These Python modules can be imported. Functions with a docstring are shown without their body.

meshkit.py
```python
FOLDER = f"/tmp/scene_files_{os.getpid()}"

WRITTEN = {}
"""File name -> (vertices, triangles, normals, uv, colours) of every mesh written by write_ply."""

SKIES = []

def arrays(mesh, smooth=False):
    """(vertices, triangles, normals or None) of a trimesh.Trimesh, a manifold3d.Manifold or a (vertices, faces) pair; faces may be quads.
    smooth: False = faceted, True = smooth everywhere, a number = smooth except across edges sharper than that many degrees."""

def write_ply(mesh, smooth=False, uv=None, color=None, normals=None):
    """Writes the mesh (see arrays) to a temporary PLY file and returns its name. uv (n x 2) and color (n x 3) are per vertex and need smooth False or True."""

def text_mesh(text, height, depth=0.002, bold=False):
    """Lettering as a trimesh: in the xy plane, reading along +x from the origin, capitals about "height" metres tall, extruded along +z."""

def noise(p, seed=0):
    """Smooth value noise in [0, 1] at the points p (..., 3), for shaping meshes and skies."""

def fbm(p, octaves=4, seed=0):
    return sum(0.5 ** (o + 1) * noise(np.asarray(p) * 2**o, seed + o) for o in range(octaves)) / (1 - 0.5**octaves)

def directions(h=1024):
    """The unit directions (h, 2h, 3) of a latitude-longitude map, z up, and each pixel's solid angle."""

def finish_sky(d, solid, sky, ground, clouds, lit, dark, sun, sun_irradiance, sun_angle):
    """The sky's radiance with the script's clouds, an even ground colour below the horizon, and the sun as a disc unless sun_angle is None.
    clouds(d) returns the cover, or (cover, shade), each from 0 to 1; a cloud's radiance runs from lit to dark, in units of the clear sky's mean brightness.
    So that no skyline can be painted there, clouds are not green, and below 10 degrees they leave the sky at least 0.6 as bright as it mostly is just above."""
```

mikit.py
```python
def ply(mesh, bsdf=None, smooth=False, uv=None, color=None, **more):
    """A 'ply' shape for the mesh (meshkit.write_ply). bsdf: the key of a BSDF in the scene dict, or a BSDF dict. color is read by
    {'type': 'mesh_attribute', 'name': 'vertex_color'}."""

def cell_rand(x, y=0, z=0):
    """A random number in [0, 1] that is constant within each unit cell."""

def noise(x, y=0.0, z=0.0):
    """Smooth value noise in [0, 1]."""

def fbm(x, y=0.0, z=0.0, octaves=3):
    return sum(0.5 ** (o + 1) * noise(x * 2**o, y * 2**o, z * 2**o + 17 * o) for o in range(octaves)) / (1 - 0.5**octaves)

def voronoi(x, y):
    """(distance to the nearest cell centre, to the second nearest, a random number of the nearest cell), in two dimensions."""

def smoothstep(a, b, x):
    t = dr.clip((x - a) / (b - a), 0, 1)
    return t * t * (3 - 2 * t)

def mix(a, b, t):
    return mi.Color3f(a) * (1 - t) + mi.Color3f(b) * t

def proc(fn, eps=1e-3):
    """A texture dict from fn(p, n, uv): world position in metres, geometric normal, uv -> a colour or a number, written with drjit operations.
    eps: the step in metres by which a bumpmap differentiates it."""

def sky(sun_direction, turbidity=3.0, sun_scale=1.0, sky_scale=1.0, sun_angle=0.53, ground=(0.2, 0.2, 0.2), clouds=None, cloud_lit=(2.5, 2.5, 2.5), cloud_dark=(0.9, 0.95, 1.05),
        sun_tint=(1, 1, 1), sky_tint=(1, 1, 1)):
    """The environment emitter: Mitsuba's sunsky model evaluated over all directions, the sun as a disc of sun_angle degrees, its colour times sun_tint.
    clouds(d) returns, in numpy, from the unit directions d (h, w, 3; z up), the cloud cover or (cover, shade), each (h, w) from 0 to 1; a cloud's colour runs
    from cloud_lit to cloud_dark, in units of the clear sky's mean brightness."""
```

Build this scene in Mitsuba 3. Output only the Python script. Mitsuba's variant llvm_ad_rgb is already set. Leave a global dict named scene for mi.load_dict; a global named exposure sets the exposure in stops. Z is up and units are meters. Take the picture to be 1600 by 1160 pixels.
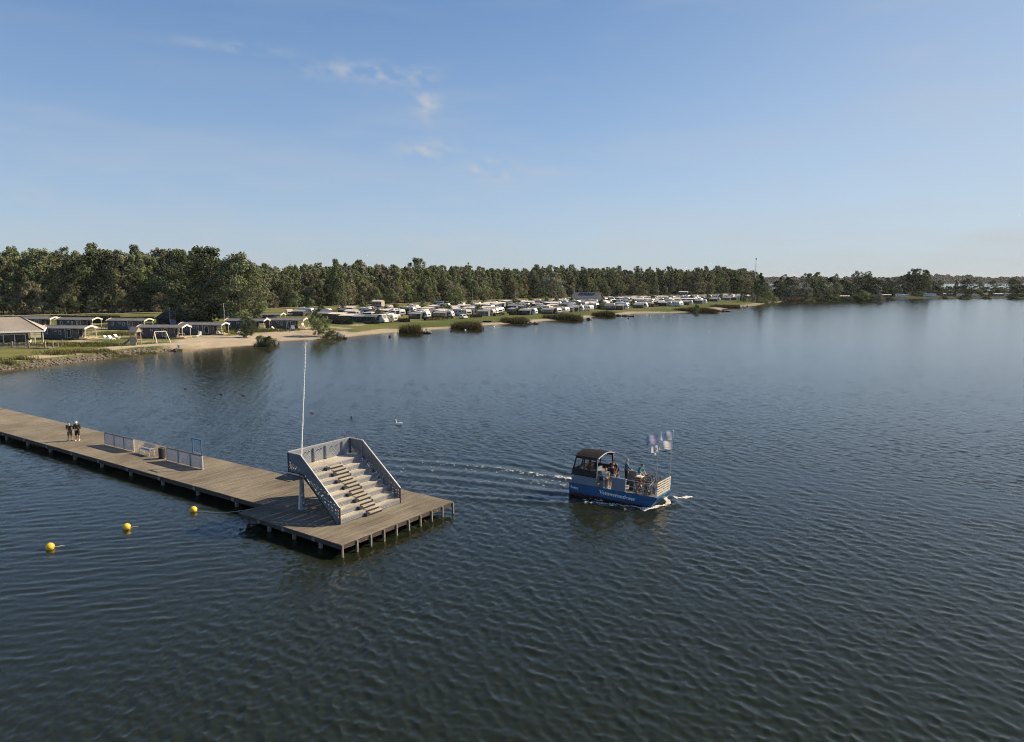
"""A lake shore seen from the air: a timber jetty with a stepped stand, a small ferry, chalets, caravans and woodland."""
import glob, math, random
import numpy as np, trimesh, shapely, manifold3d as m3, mitsuba as mi, drjit as dr
import shapely.geometry as sg
import mikit, meshkit

T4 = mi.ScalarTransform4f
scene, labels = {}, {}

# ------------------------------------------------------------------ camera, sky, exposure
EYE_H, PITCH = 15.4, math.atan((580 - 438.5) / 1110.0)
scene["camera"] = {"type": "perspective", "fov": math.degrees(2 * math.atan(800 / 1110.0)), "fov_axis": "x", "near_clip": 0.5, "far_clip": 30000.0,
                   "to_world": T4().look_at([0, 0, EYE_H], [0, math.cos(PITCH), EYE_H - math.sin(PITCH)], [0, 0, 1]),
                   "medium": {"type": "ref", "id": "air"}}
SUN = np.array([0.953 * math.cos(math.radians(35)), 0.303 * math.cos(math.radians(35)), math.sin(math.radians(35))])


def cloud_cover(d):
    az, el = np.degrees(np.arctan2(d[..., 0], d[..., 1])), np.degrees(np.arcsin(np.clip(d[..., 2], -1, 1)))
    n1 = meshkit.fbm(np.stack([az * .35, el * 1.1, az * 0 + 3.1], -1), 5, 3)
    n2 = meshkit.fbm(np.stack([az * 1.3 + el * .8, el * 2.6, az * 0 + 9.2], -1), 4, 8)
    streak = meshkit.fbm(np.stack([az * .08 + el * .05, el * .5, az * 0], -1), 5, 21)
    cover = 0.13 * np.clip((streak - .5) * 3.0, 0, 1)
    for a, e, sa, se, k in ((-10.6, 15.3, 4.4, .62, .62), (-6.5, 13.5, 1.0, 1.3, .6), (-20.5, 16.2, 4.5, .35, .3), (-6.4, 9.9, 2.1, .7, .6), (-1.7, 8.5, 1.9, .8, .66),
                            (3, 8.4, 2.5, .5, .2), (-33.5, 5.4, 2.2, .5, .25), (22, 6.4, 2.0, .8, .2), (-9, 3.1, 9.0, .45, .22), (10, 2.9, 12.0, .4, .14)):
        cover = cover + k * np.exp(-((az - a) / sa) ** 2 - ((el - e) / se) ** 2) * np.clip((n2 * .6 + n1 * .4 - .40) * 4.5, 0, 1)
    veil = np.clip((24 - el) / 24, 0, 1) ** 2 * .50
    right = .24 * np.clip((az - 4) / 34, 0, 1) * np.clip((110 - az) / 40, 0, 1) * np.clip((70 - el) / 40, 0, 1)
    return np.clip(cover + veil * (.75 + .5 * n1) + right * (.7 + .6 * streak), 0, .75), .12 + .12 * right / .30


scene["sky"] = mikit.sky(SUN.tolist(), turbidity=2.3, sun_scale=1.45, sky_scale=1.0, ground=(.05, .06, .06), clouds=cloud_cover, cloud_lit=(2.0, 2.05, 2.10), cloud_dark=(.95, 1.0, 1.06),
                         sun_tint=(1.0, .97, .92), sky_tint=(.95, .985, 1.07))
exposure = 2.0
scene["air"] = {"type": "homogeneous", "albedo": {"type": "rgb", "value": [.95, .95, .95]}, "sigma_t": {"type": "rgb", "value": [.000035, .000035, .000035]}}
scene["haze"] = {"type": "cube", "to_world": T4().translate([0, 2400, 26]).scale([6000, 3600, 34]), "bsdf": {"type": "null"}, "interior": {"type": "ref", "id": "air"}}
labels["haze"] = {"label": "thin air haze over the lake", "category": "haze", "kind": "stuff"}


# ------------------------------------------------------------------ helpers
def rgb(c):
    return {"type": "rgb", "value": list(map(float, c))}


def mat(name, c, rough=.6, metal=0.0, **more):
    scene["m_" + name] = {"type": "twosided", "bsdf": {"type": "principled", "base_color": c if isinstance(c, dict) else rgb(c), "roughness": rough, "metallic": metal, **more}}
    return "m_" + name


def numbered(key):
    if key not in used:
        used[key] = 0
        return key
    while True:
        used[key] += 1
        k = f"{key}_{used[key]:03d}"
        if k not in used:
            used[k] = 0
            return k


used = {}


def tag(key, label, cat=None, group=None, kind=None):
    labels[key] = {k: v for k, v in dict(label=label, category=cat, group=group, kind=kind).items() if v}
    return key


def thing(name, label, cat, group=None, kind=None):
    return tag(numbered(name), label, cat, group, kind)


def add(name, mesh, m, parent=None, M=None, smooth=False, color=None, **lab):
    """One entry of the scene; mesh is a mesh or a ready shape dict."""
    key = numbered((parent + "__" if parent else "") + name)
    d = dict(mesh) if isinstance(mesh, dict) else mikit.ply(mesh, m, smooth=smooth, color=color)
    if M is not None:
        d["to_world"] = M if not isinstance(M, np.ndarray) else T4(M.tolist())
    scene[key] = d
    if lab:
        tag(key, **lab)
    return key


def box(x0, x1, y0, y1, z0, z1):
    m = trimesh.creation.box(extents=[x1 - x0, y1 - y0, z1 - z0])
    m.apply_translation([(x0 + x1) / 2, (y0 + y1) / 2, (z0 + z1) / 2])
    return m


def cat(*ms):
    return trimesh.util.concatenate([m for m in ms])


def bar(a, b, r, n=8, r2=None):
    a, b = np.array(a, float), np.array(b, float)
    L = np.linalg.norm(b - a)
    ring = np.linspace(0, 2 * np.pi, n, endpoint=False)
    z = (b - a) / L
    x = np.cross(z, [0, 0, 1] if abs(z[2]) < .9 else [1, 0, 0]); x /= np.linalg.norm(x)
    y = np.cross(z, x)
    o = np.cos(ring)[:, None] * x + np.sin(ring)[:, None] * y
    v = np.vstack([a + o * r, b + o * (r if r2 is None else r2), a, b])
    i = np.arange(n); j = (i + 1) % n
    f = np.vstack([np.c_[i, j, j + n], np.c_[i, j + n, i + n], np.c_[j, i, i * 0 + 2 * n], np.c_[i + n, j + n, i * 0 + 2 * n + 1]])
    return trimesh.Trimesh(v, f, process=False)


def beam(a, b, w, h, up=(0, 0, 1)):
    """A square-section bar from a to b."""
    a, b = np.array(a, float), np.array(b, float)
    z = (b - a) / np.linalg.norm(b - a)
    x = np.cross(z, up if abs(np.dot(z, up)) < .98 else (0, 1, 0)); x /= np.linalg.norm(x)
    y = np.cross(z, x)
    v = np.array([p + x * sx * w / 2 + y * sy * h / 2 for p in (a, b) for sx, sy in ((-1, -1), (1, -1), (1, 1), (-1, 1))])
    f = np.array([[0, 2, 1], [0, 3, 2], [4, 5, 6], [4, 6, 7], [0, 1, 5], [0, 5, 4], [1, 2, 6], [1, 6, 5], [2, 3, 7], [2, 7, 6], [3, 0, 4], [3, 4, 7]])
    m = trimesh.Trimesh(v, f, process=False)
    if m.volume < 0:
        m.invert()
    return m


def extrude(poly, t, frame):
    """A shapely polygon given thickness t: frame is (origin, u, v) in 3D, the polygon lies in u, v; centred on the plane."""
    o, u, v = (np.array(q, float) for q in frame)
    parts = []
    for g in getattr(poly, "geoms", [poly]):
        parts.append(trimesh.creation.extrude_polygon(g, t, engine="earcut"))
    m = cat(*parts)
    p = m.vertices
    w = np.cross(u, v)
    m.vertices = o + p[:, :1] * u + p[:, 1:2] * v + (p[:, 2:3] - t / 2) * w
    return m


def place(m, M):
    m = m.copy(); m.apply_transform(M)
    return m


def frame2(o, ang, z=0.0):
    c, s = math.cos(ang), math.sin(ang)
    M = np.eye(4); M[:2, :2] = [[c, -s], [s, c]]; M[:3, 3] = [o[0], o[1], z]
    return M


def man(mf):
    q = mf.to_mesh()
    return trimesh.Trimesh(q.vert_properties[:, :3], q.tri_verts, process=False)


def sph(c, r, n=12, s=(1, 1, 1)):
    return m3.Manifold.sphere(r, n).scale(s).translate(tuple(map(float, c)))


def limb(*cr, n=12):
    """Chain of (centre, radius): hulls of neighbouring spheres."""
    sp = [sph(c, r, n) for c, r in cr]
    return [m3.Manifold.batch_hull([a, b]) for a, b in zip(sp[:-1], sp[1:])]


def union(l):
    return m3.Manifold.batch_boolean(l, m3.OpType.Add)


def soft(mf, edge=.05, it=6):
    m = man(mf.refine_to_length(edge))
    m.merge_vertices()
    trimesh.smoothing.filter_taubin(m, lamb=.5, nu=.53, iterations=it)
    return m

# ------------------------------------------------------------------ materials
def vc():
    return {"type": "mesh_attribute", "name": "vertex_color"}


def mottled(c, amt, s, c2=None):
    hi = [float(v * (1 + amt * .5)) for v in c]
    lo = [float(v * (1 - amt)) for v in c] if c2 is None else list(c2)
    return mikit.proc(lambda p, n, uv: mikit.mix(lo, hi, mikit.fbm(p.x * s, p.y * s, p.z * s, 3)))


BANK = [(-89.0, 122.6), (-85.4, 127.2), (-81.7, 138.7), (-74.4, 156.7), (-68.5, 161.2), (-61.9, 169.2), (-56.8, 167.5), (-59.66, 179.9), (-47.51, 187.9), (-43.07, 198.9), (-33.75, 213.8), (-26.44, 222.2), (-16.45, 228.1), (0.0, 255.4), (20.19, 280.5), (45.01, 316.8), (79.9, 342.0), (100.4, 349.0), (149.4, 437.8), (187.6, 501.6)]


def water_body(p, n, uv):
    """The lake's own colour: dark green brown, with sandy shallows showing within a few metres of the shore."""
    d = mi.Float(1e9)
    for (ax, ay), (bx, by) in zip(BANK[:-1], BANK[1:]):
        ux, uy = bx - ax, by - ay
        t = dr.clip(((p.x - ax) * ux + (p.y - ay) * uy) / (ux * ux + uy * uy), 0, 1)
        d = dr.minimum(d, dr.square(p.x - ax - t * ux) + dr.square(p.y - ay - t * uy))
    return mikit.mix((.0120, .0160, .0085), (.105, .083, .040), .85 * dr.exp(-dr.sqrt(d) / 4.5))


scene["m_water"] = {"type": "roughplastic", "diffuse_reflectance": mikit.proc(water_body), "int_ior": 1.37, "alpha": .03, "distribution": "beckmann"}
scene["m_ground"] = {"type": "twosided", "bsdf": {"type": "principled", "base_color": vc(), "roughness": .9, "specular": .1}}
scene["m_vc"] = {"type": "twosided", "bsdf": {"type": "principled", "base_color": vc(), "roughness": .8, "specular": .15}}
scene["m_leaf"] = {"type": "principledthin", "base_color": vc(), "roughness": .6, "diff_trans": .3, "eta": 1.25}
scene["m_flag"] = {"type": "principledthin", "base_color": vc(), "roughness": .8, "diff_trans": 1.1, "eta": 1.2}


def plank_col(c0, c1):
    c0, c1 = list(c0), list(c1)

    def f(p, n, uv):
        a, b = .5779 * p.x + .8161 * p.y, -.8161 * p.x + .5779 * p.y
        g = mikit.fbm(a * 1.1, b * 9., p.z * 9., 3) * .6 + mikit.fbm(a * .35, b * .35, 0., 3) * .55
        return mikit.mix(c0, c1, mikit.smoothstep(.3, .85, g))
    return mikit.proc(f)


mat("plank_a", plank_col((.100, .091, .074), (.184, .170, .140)), .85, specular=.15)
mat("plank_b", plank_col((.09, .079, .062), (.172, .153, .122)), .85, specular=.15)
mat("plank_c", plank_col((.114, .105, .087), (.207, .193, .16)), .85, specular=.15)
mat("tread_wood", plank_col((.25, .232, .20), (.41, .388, .345)), .8, specular=.15)
mat("dark_wood", mottled((.055, .048, .04), .5, 3.), .9)
mat("brown_board", (.10, .085, .065), .7)
mat("galvanised", mottled((.36, .39, .43), .25, 2.5), .42, .55)
mat("perforated", mottled((.17, .185, .21), .25, 1.8), .45, .4)
mat("stand_steel", mottled((.28, .31, .36), .3, 2.), .5, .4)
mat("fence_mesh", mottled((.44, .46, .49), .2, 2.), .5, .4)
mat("dark_steel", (.055, .058, .065), .5, .5)
mat("pale_metal", (.62, .63, .64), .35, .6)
mat("concrete", mottled((.19, .175, .155), .4, 3.), .9)
mat("white", (.78, .78, .76), .5)
mat("off_white", (.56, .56, .55), .6)
mat("cream", (.66, .60, .46), .55)
mat("blue_frame", (.03, .10, .22), .45)
mat("bin_black", (.03, .03, .033), .6)
mat("buoy_yellow", mottled((.70, .47, .03), .25, 5., (.55, .36, .03)), .4)
mat("rope", (.45, .42, .35), .9)
mat("black", (.015, .015, .017), .6)
mat("hull_blue", mottled((.005, .080, .20), .3, 1.4), .3, 0., clearcoat=.3)
mat("hull_red", mottled((.085, .016, .016), .5, 2.), .6)
mat("boat_grey", mottled((.16, .185, .225), .18, 2.), .5)
mat("boat_deck", mottled((.36, .33, .27), .35, 3.), .85)
mat("canopy", mottled((.020, .019, .022), .4, 4.), .75)
mat("canopy_roof", mottled((.012, .011, .012), .4, 4.), .75, specular=.15)
scene["m_vinyl"] = {"type": "thindielectric", "int_ior": 1.45}
scene["m_glass"] = {"type": "twosided", "bsdf": {"type": "principled", "base_color": rgb((.02, .025, .03)), "roughness": .12, "specular": .7}}
mat("gate_slat", (.54, .51, .43), .55)
mat("skin", (.46, .27, .19), .55)
mat("chalet_navy", mottled((.070, .074, .094), .3, 1.2), .75)
mat("chalet_brown", mottled((.082, .072, .079), .3, 1.2), .75)
mat("chalet_roof", mottled((.12, .125, .14), .3, .8), .8)
mat("roof_tan", mottled((.25, .235, .212), .25, .7), .85)
mat("barn_dark", mottled((.028, .024, .026), .3, 1.), .8)
mat("roof_grey", mottled((.16, .165, .17), .25, .8), .7)
mat("solar", (.025, .035, .07), .15)
mat("caravan_white", mottled((.74, .74, .73), .1, 1.5), .4)
mat("caravan_cream", mottled((.66, .60, .48), .12, 1.5), .45)
mat("awning_dark", mottled((.050, .056, .066), .35, .9), .85)
mat("awning_grey", mottled((.20, .215, .235), .3, .9), .85)
mat("awning_tan", mottled((.36, .32, .27), .25, .9), .85)
mat("awning_blue", mottled((.10, .13, .18), .3, .9), .85)
mat("awning_roof", mottled((.52, .49, .45), .2, .9), .85)
mat("tyre", (.02, .02, .02), .9)
mat("bark", mottled((.10, .085, .065), .4, 2.), .95)
mat("pale_bark", mottled((.30, .28, .24), .4, 2.), .95)
mat("pole_wood", mottled((.26, .215, .16), .3, 2.), .9)
mat("stone", mottled((.17, .155, .13), .7, 1.6), .95)
mat("wet_stone", mottled((.035, .033, .03), .5, 2.), .6)
mat("play_wood", mottled((.36, .29, .20), .3, 2.), .85)
mat("slide_green", (.12, .16, .15), .4)
mat("foam", (.60, .61, .57), .9)
mat("swan_white", (.82, .81, .78), .8)
mat("beak", (.55, .20, .04), .5)
mat("duck_dark", (.035, .03, .028), .8)
mat("path", mottled((.27, .24, .19), .2, .5), .95)
mat("asphalt", mottled((.21, .195, .165), .2, .5), .95)
for _n, _c in dict(navy=(.012, .014, .028), charcoal=(.028, .028, .03), teal=(.02, .22, .24), steel_blue=(.05, .12, .20), khaki=(.16, .14, .10), olive=(.06, .06, .045), light_cloth=(.55, .54, .52), pale_blue=(.42, .50, .58),
                   maroon=(.055, .015, .018), rust=(.20, .07, .03), hair_dark=(.02, .014, .01), hair_red=(.22, .08, .03), hair_grey=(.3, .28, .26), shoe=(.6, .58, .54), stripe=(.3, .31, .33)).items():
    mat(_n, _c, .85, specular=.2)

# ------------------------------------------------------------------ the land: shoreline, heights, ground
SHORE = [(-400, 60), (-220, 84), (-140, 98), (-100, 114)] + [(-89.0, 122.6), (-85.4, 127.2), (-81.7, 138.7), (-78.7, 152.5), (-74.4, 156.7), (-71.5, 158.1), (-68.5, 161.2), (-61.9, 169.2), (-56.8, 167.5), (-57.0, 170.9), (-59.66, 179.9), (-54.79, 183.8), (-47.51, 187.9), (-45.97, 190.0), (-44.73, 194.3), (-43.07, 198.9), (-37.64, 208.6), (-33.75, 213.8), (-26.67, 211.2), (-26.44, 222.2), (-20.56, 228.1), (-16.45, 228.1), (-11.16, 225.1), (-9.91, 244.4), (-2.27, 251.6), (0.0, 255.4), (7.0, 259.3), (12.22, 271.6), (20.19, 280.5), (26.51, 280.5), (32.4, 300.2), (45.01, 316.8), (60.3, 335.4), (79.9, 342.0), (96.0, 356.2), (100.4, 349.0), (115.1, 388.4), (134.7, 416.6), (149.4, 437.8), (174.9, 487.4), (187.6, 501.6)]
SHORE += [(199, 525), (206, 548), (222, 558), (254, 567), (279, 580), (300, 585), (327, 606), (384, 624), (452, 628), (560, 640), (760, 655), (1000, 680)]
LAND = sg.Polygon(SHORE + [(1000, 1010), (640, 985), (545, 960), (520, 985), (470, 1050), (430, 1250), (380, 1700), (-1500, 1700), (-1500, 60)])
ROAD = sg.LineString([(-420, 190), (-250, 212), (-171.3, 238.1), (-160.9, 246.8), (-121.0, 269.2), (-95.7, 313.3), (-63.7, 354.7), (-29.33, 408.7), (17.28, 481.9), (100.8, 562.5), (180.1, 628.1), (330, 760)])
BEACH = sg.Polygon([(-72.3, 148.5), (-81.1, 174.3), (-78.2, 184.2), (-73.2, 184.2), (-66.6, 205.3), (-57.19, 207.9), (-47.54, 202.7), (-42.89, 186.4), (-43.43, 178.1), (-50.86, 152.8), (-66.4, 138.3)])
_edge = LAND.exterior


def shore_dist(x, y):
    p = shapely.points(x, y)
    d = shapely.distance(p, _edge)
    return np.where(shapely.contains_xy(LAND, x, y), d, -d)


def nz(x, y, s, seed=0, o=3):
    return meshkit.fbm(np.stack([np.asarray(x, float) * s, np.asarray(y, float) * s, np.zeros(np.shape(x))], -1), o, seed)


def land_height(x, y, sd=None):
    x, y = np.asarray(x, float), np.asarray(y, float)
    sd = shore_dist(x, y) if sd is None else sd
    rip = np.clip((-72 - x) / 4, 0, 1) * np.clip((175 - y) / 10, 0, 1)
    h = np.where(sd < 0, np.maximum(sd * .12, -1.6), np.minimum(1.0, sd * (.09 + .35 * rip)))
    rd = shapely.distance(shapely.points(x, y), ROAD)
    h = h + np.where(sd > 4, 2.4 * np.clip((11 - rd) / 8, 0, 1) ** 1.0, 0)
    return h + np.where(sd > 1, (nz(x, y, .12, 4) - .5) * .25 * np.clip((sd - 1) / 6, 0, 1), 0)


def gz(x, y):
    return float(land_height(np.array([x]), np.array([y]))[0])


def polar(d0, d1, ratio, az0, az1, az_step):
    n = int(math.log(d1 / d0) / ratio) + 1
    r = d0 * np.exp(np.linspace(0, math.log(d1 / d0), n))
    a = np.linspace(az0, az1, int((az1 - az0) / az_step) + 1)
    R, A = np.meshgrid(r, a, indexing="ij")
    i, j = np.meshgrid(np.arange(n - 1), np.arange(len(a) - 1), indexing="ij")
    k = i * len(a) + j
    q = np.stack([k, k + len(a), k + len(a) + 1, k + 1], -1).reshape(-1, 4)
    f = np.vstack([q[:, [0, 2, 1]], q[:, [0, 3, 2]]])
    return (R * np.sin(A)).ravel(), (R * np.cos(A)).ravel(), f, R.ravel()


def drop(v, f, keep, *rest):
    f = f[keep[f].any(1)]
    used_v = np.unique(f)
    m = np.full(len(v), -1); m[used_v] = np.arange(len(used_v))
    return (v[used_v], m[f], *[q[used_v] for q in rest])


gx, gy, gf, _ = polar(70, 1750, .0062, math.radians(-62), math.radians(60), .0062)
gsd = shore_dist(gx, gy)
gv = np.c_[gx, gy, land_height(gx, gy, gsd)]
# what grows or lies there: sand at the water, lawn, rough grass, forest floor
n1, n2, n3 = nz(gx, gy, .22, 1, 4), nz(gx, gy, .05, 2), nz(gx, gy, .9, 3, 3)
sand = np.array([.27, .24, .188]); wet = np.array([.19, .155, .10]); lawn = np.array([.058, .078, .024]); rough = np.array([.115, .115, .045]); floor_ = np.array([.06, .058, .03])
col = np.where((n1 > .52)[:, None], lawn * 1.12, lawn * .9)
col = lawn * (.7 + .6 * n1[:, None]) + (rough - lawn) * np.clip((n2 - .42) * 3.5, 0, .7)[:, None]
rd_ = shapely.distance(shapely.points(gx, gy), ROAD)
left = (gx < -72) & (gy < 235)
w_sand = np.clip((2.5 + 7 * n2 - gsd) / 1.2 + (n3 - .5) * 1.5, 0, 1)
w_sand = np.where(left, np.clip((3.4 - np.abs(gsd - 6.2)) / .9 + (n3 - .5), 0, 1), w_sand)
inb = shapely.contains_xy(BEACH, gx, gy); bd = shapely.distance(shapely.points(gx, gy), BEACH)
w_sand = np.maximum(w_sand, np.clip(1 - bd / 3 + (n1 - .5) * 1.4, 0, 1))
chal = np.clip((n1 - .45) * 5, 0, .8) * ((gx < -48) & (gy < 235) & (gy > 165))
w_sand = np.maximum(w_sand, chal)
w_sand = np.where(gy > 420, w_sand * .6, w_sand)
col = col * (1 - w_sand[:, None]) + sand * (.82 + .36 * n3[:, None]) * w_sand[:, None]
col = np.where((gsd < .9)[:, None], wet * (.8 + .4 * n3[:, None]), col)
dyke = np.clip((13 - rd_) / 4, 0, 1)[:, None]
col = col * (1 - dyke) + (rough * np.array([.95, 1.05, .9]) * (.6 + .8 * n1[:, None])) * dyke
land_back = (gy > 700) | (rd_ > 14) & ((gy > 300 + .9 * (gx + 117)) & (gx < 230))
col = np.where(land_back[:, None], floor_ * (.7 + .6 * n1[:, None]), col)
strip = (gx > 200) & (gy > 520)
col = np.where(strip[:, None], rough * np.array([.36, .42, .4]) * (.6 + .7 * n1[:, None]), col)
gv2, gf2, gc2 = drop(gv, gf, gsd > -14, np.clip(col, .005, .8))
add("ground", (gv2, gf2), "m_ground", smooth=True, color=gc2, label="low grassy lake shore with sandy beaches and a dyke", kind="structure")

fx, fy = np.meshgrid(np.linspace(-200, 5200, 90), np.linspace(3750, 6400, 30))
add("far_shore", (np.c_[fx.ravel(), fy.ravel(), np.clip((fy.ravel() - 3790 + 40 * nz(fx.ravel(), fy.ravel(), .004)) * .02, -1, 2.) + np.clip((fy.ravel() - 4300) * .018, 0, 32) * (.5 + nz(fx.ravel(), fy.ravel(), .0013, 5))],
                  np.array([[i * 90 + j, i * 90 + j + 1, i * 90 + j + 91, i * 90 + j + 90] for i in range(29) for j in range(89)])), "m_forest_far", smooth=True,
    label="flat far shore and low wooded ridge across the lake", kind="structure")
scene["m_forest_far"] = {"type": "twosided", "bsdf": {"type": "diffuse", "reflectance": mottled((.010, .017, .017), .4, .004)}}

# the road along the dyke
rl = [ROAD.interpolate(t) for t in np.arange(60, ROAD.length - 20, 4.0)]
rv = []
for k, p in enumerate(rl):
    q = rl[min(k + 1, len(rl) - 1)]; o = rl[max(k - 1, 0)]
    t = np.array([q.x - o.x, q.y - o.y]); t /= np.linalg.norm(t); nn = np.array([-t[1], t[0]])
    for s in (-2.0, 2.0):
        w = np.array([p.x, p.y]) + nn * s
        rv.append([*w, 3.62])
n = len(rl)
rf = np.array([[2 * i, 2 * i + 1, 2 * i + 3, 2 * i + 2] for i in range(n - 1)])
add("road", (np.array(rv), rf), "m_asphalt", label="narrow pale road along the top of the dyke", kind="structure")

# ------------------------------------------------------------------ the lake
JO, JA = np.array([-9.517, 38.108]), math.radians(144.7)          # the jetty's near corner and axis
J2 = np.array([math.cos(JA), math.sin(JA)]); J1 = np.array([J2[1], -J2[0]])
BO, BA = np.array([4.12, 50.03]), math.radians(-31.0)              # the ferry's stern corner and heading
B1 = np.array([math.cos(BA), math.sin(BA)]); B2 = np.array([-B1[1], B1[0]])
_r = np.random.default_rng(5)


def wave_set(n, l0, l1, ang, spread, slope, seed):
    r = np.random.default_rng(seed)
    lam = np.exp(np.linspace(math.log(l0), math.log(l1), n)) * r.uniform(.9, 1.1, n)
    th = math.radians(ang) + r.normal(0, math.radians(spread), n)
    w = np.exp(-((np.log(lam) - math.log(.42)) / 1.05) ** 2)
    w *= slope / math.sqrt((w ** 2).sum() / 2)
    return lam, th, w * lam / (2 * np.pi), r.uniform(0, 2 * np.pi, n)


OPEN = wave_set(88, .16, 3.2, 217, 36, .15, 11)
CHOP = wave_set(30, .2, 1.1, 150, 75, .12, 13)
WAKE = sg.Polygon([(4.5, 53.98), (1.95, 55.46), (-1.16, 57.23), (-6.82, 59.1), (-11.94, 60.2), (-11.9, 57.23), (-6.04, 54.35), (-0.97, 52.58), (3.97, 50.28)])
WLINE = sg.LineString([(4.5, 53.98), (1.95, 55.46), (-1.16, 57.23), (-6.82, 59.1), (-11.94, 60.2)])
WLINE2 = sg.LineString([(4.0, 50.13), (-0.97, 52.41), (-6.02, 54.17), (-10.3, 55.65)])
LEE = wave_set(30, .5, 3.2, 285, 15, .085, 12)


def jetty_frame(x, y):
    return (x - JO[0]) * J1[0] + (y - JO[1]) * J1[1], (x - JO[0]) * J2[0] + (y - JO[1]) * J2[1]


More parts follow.
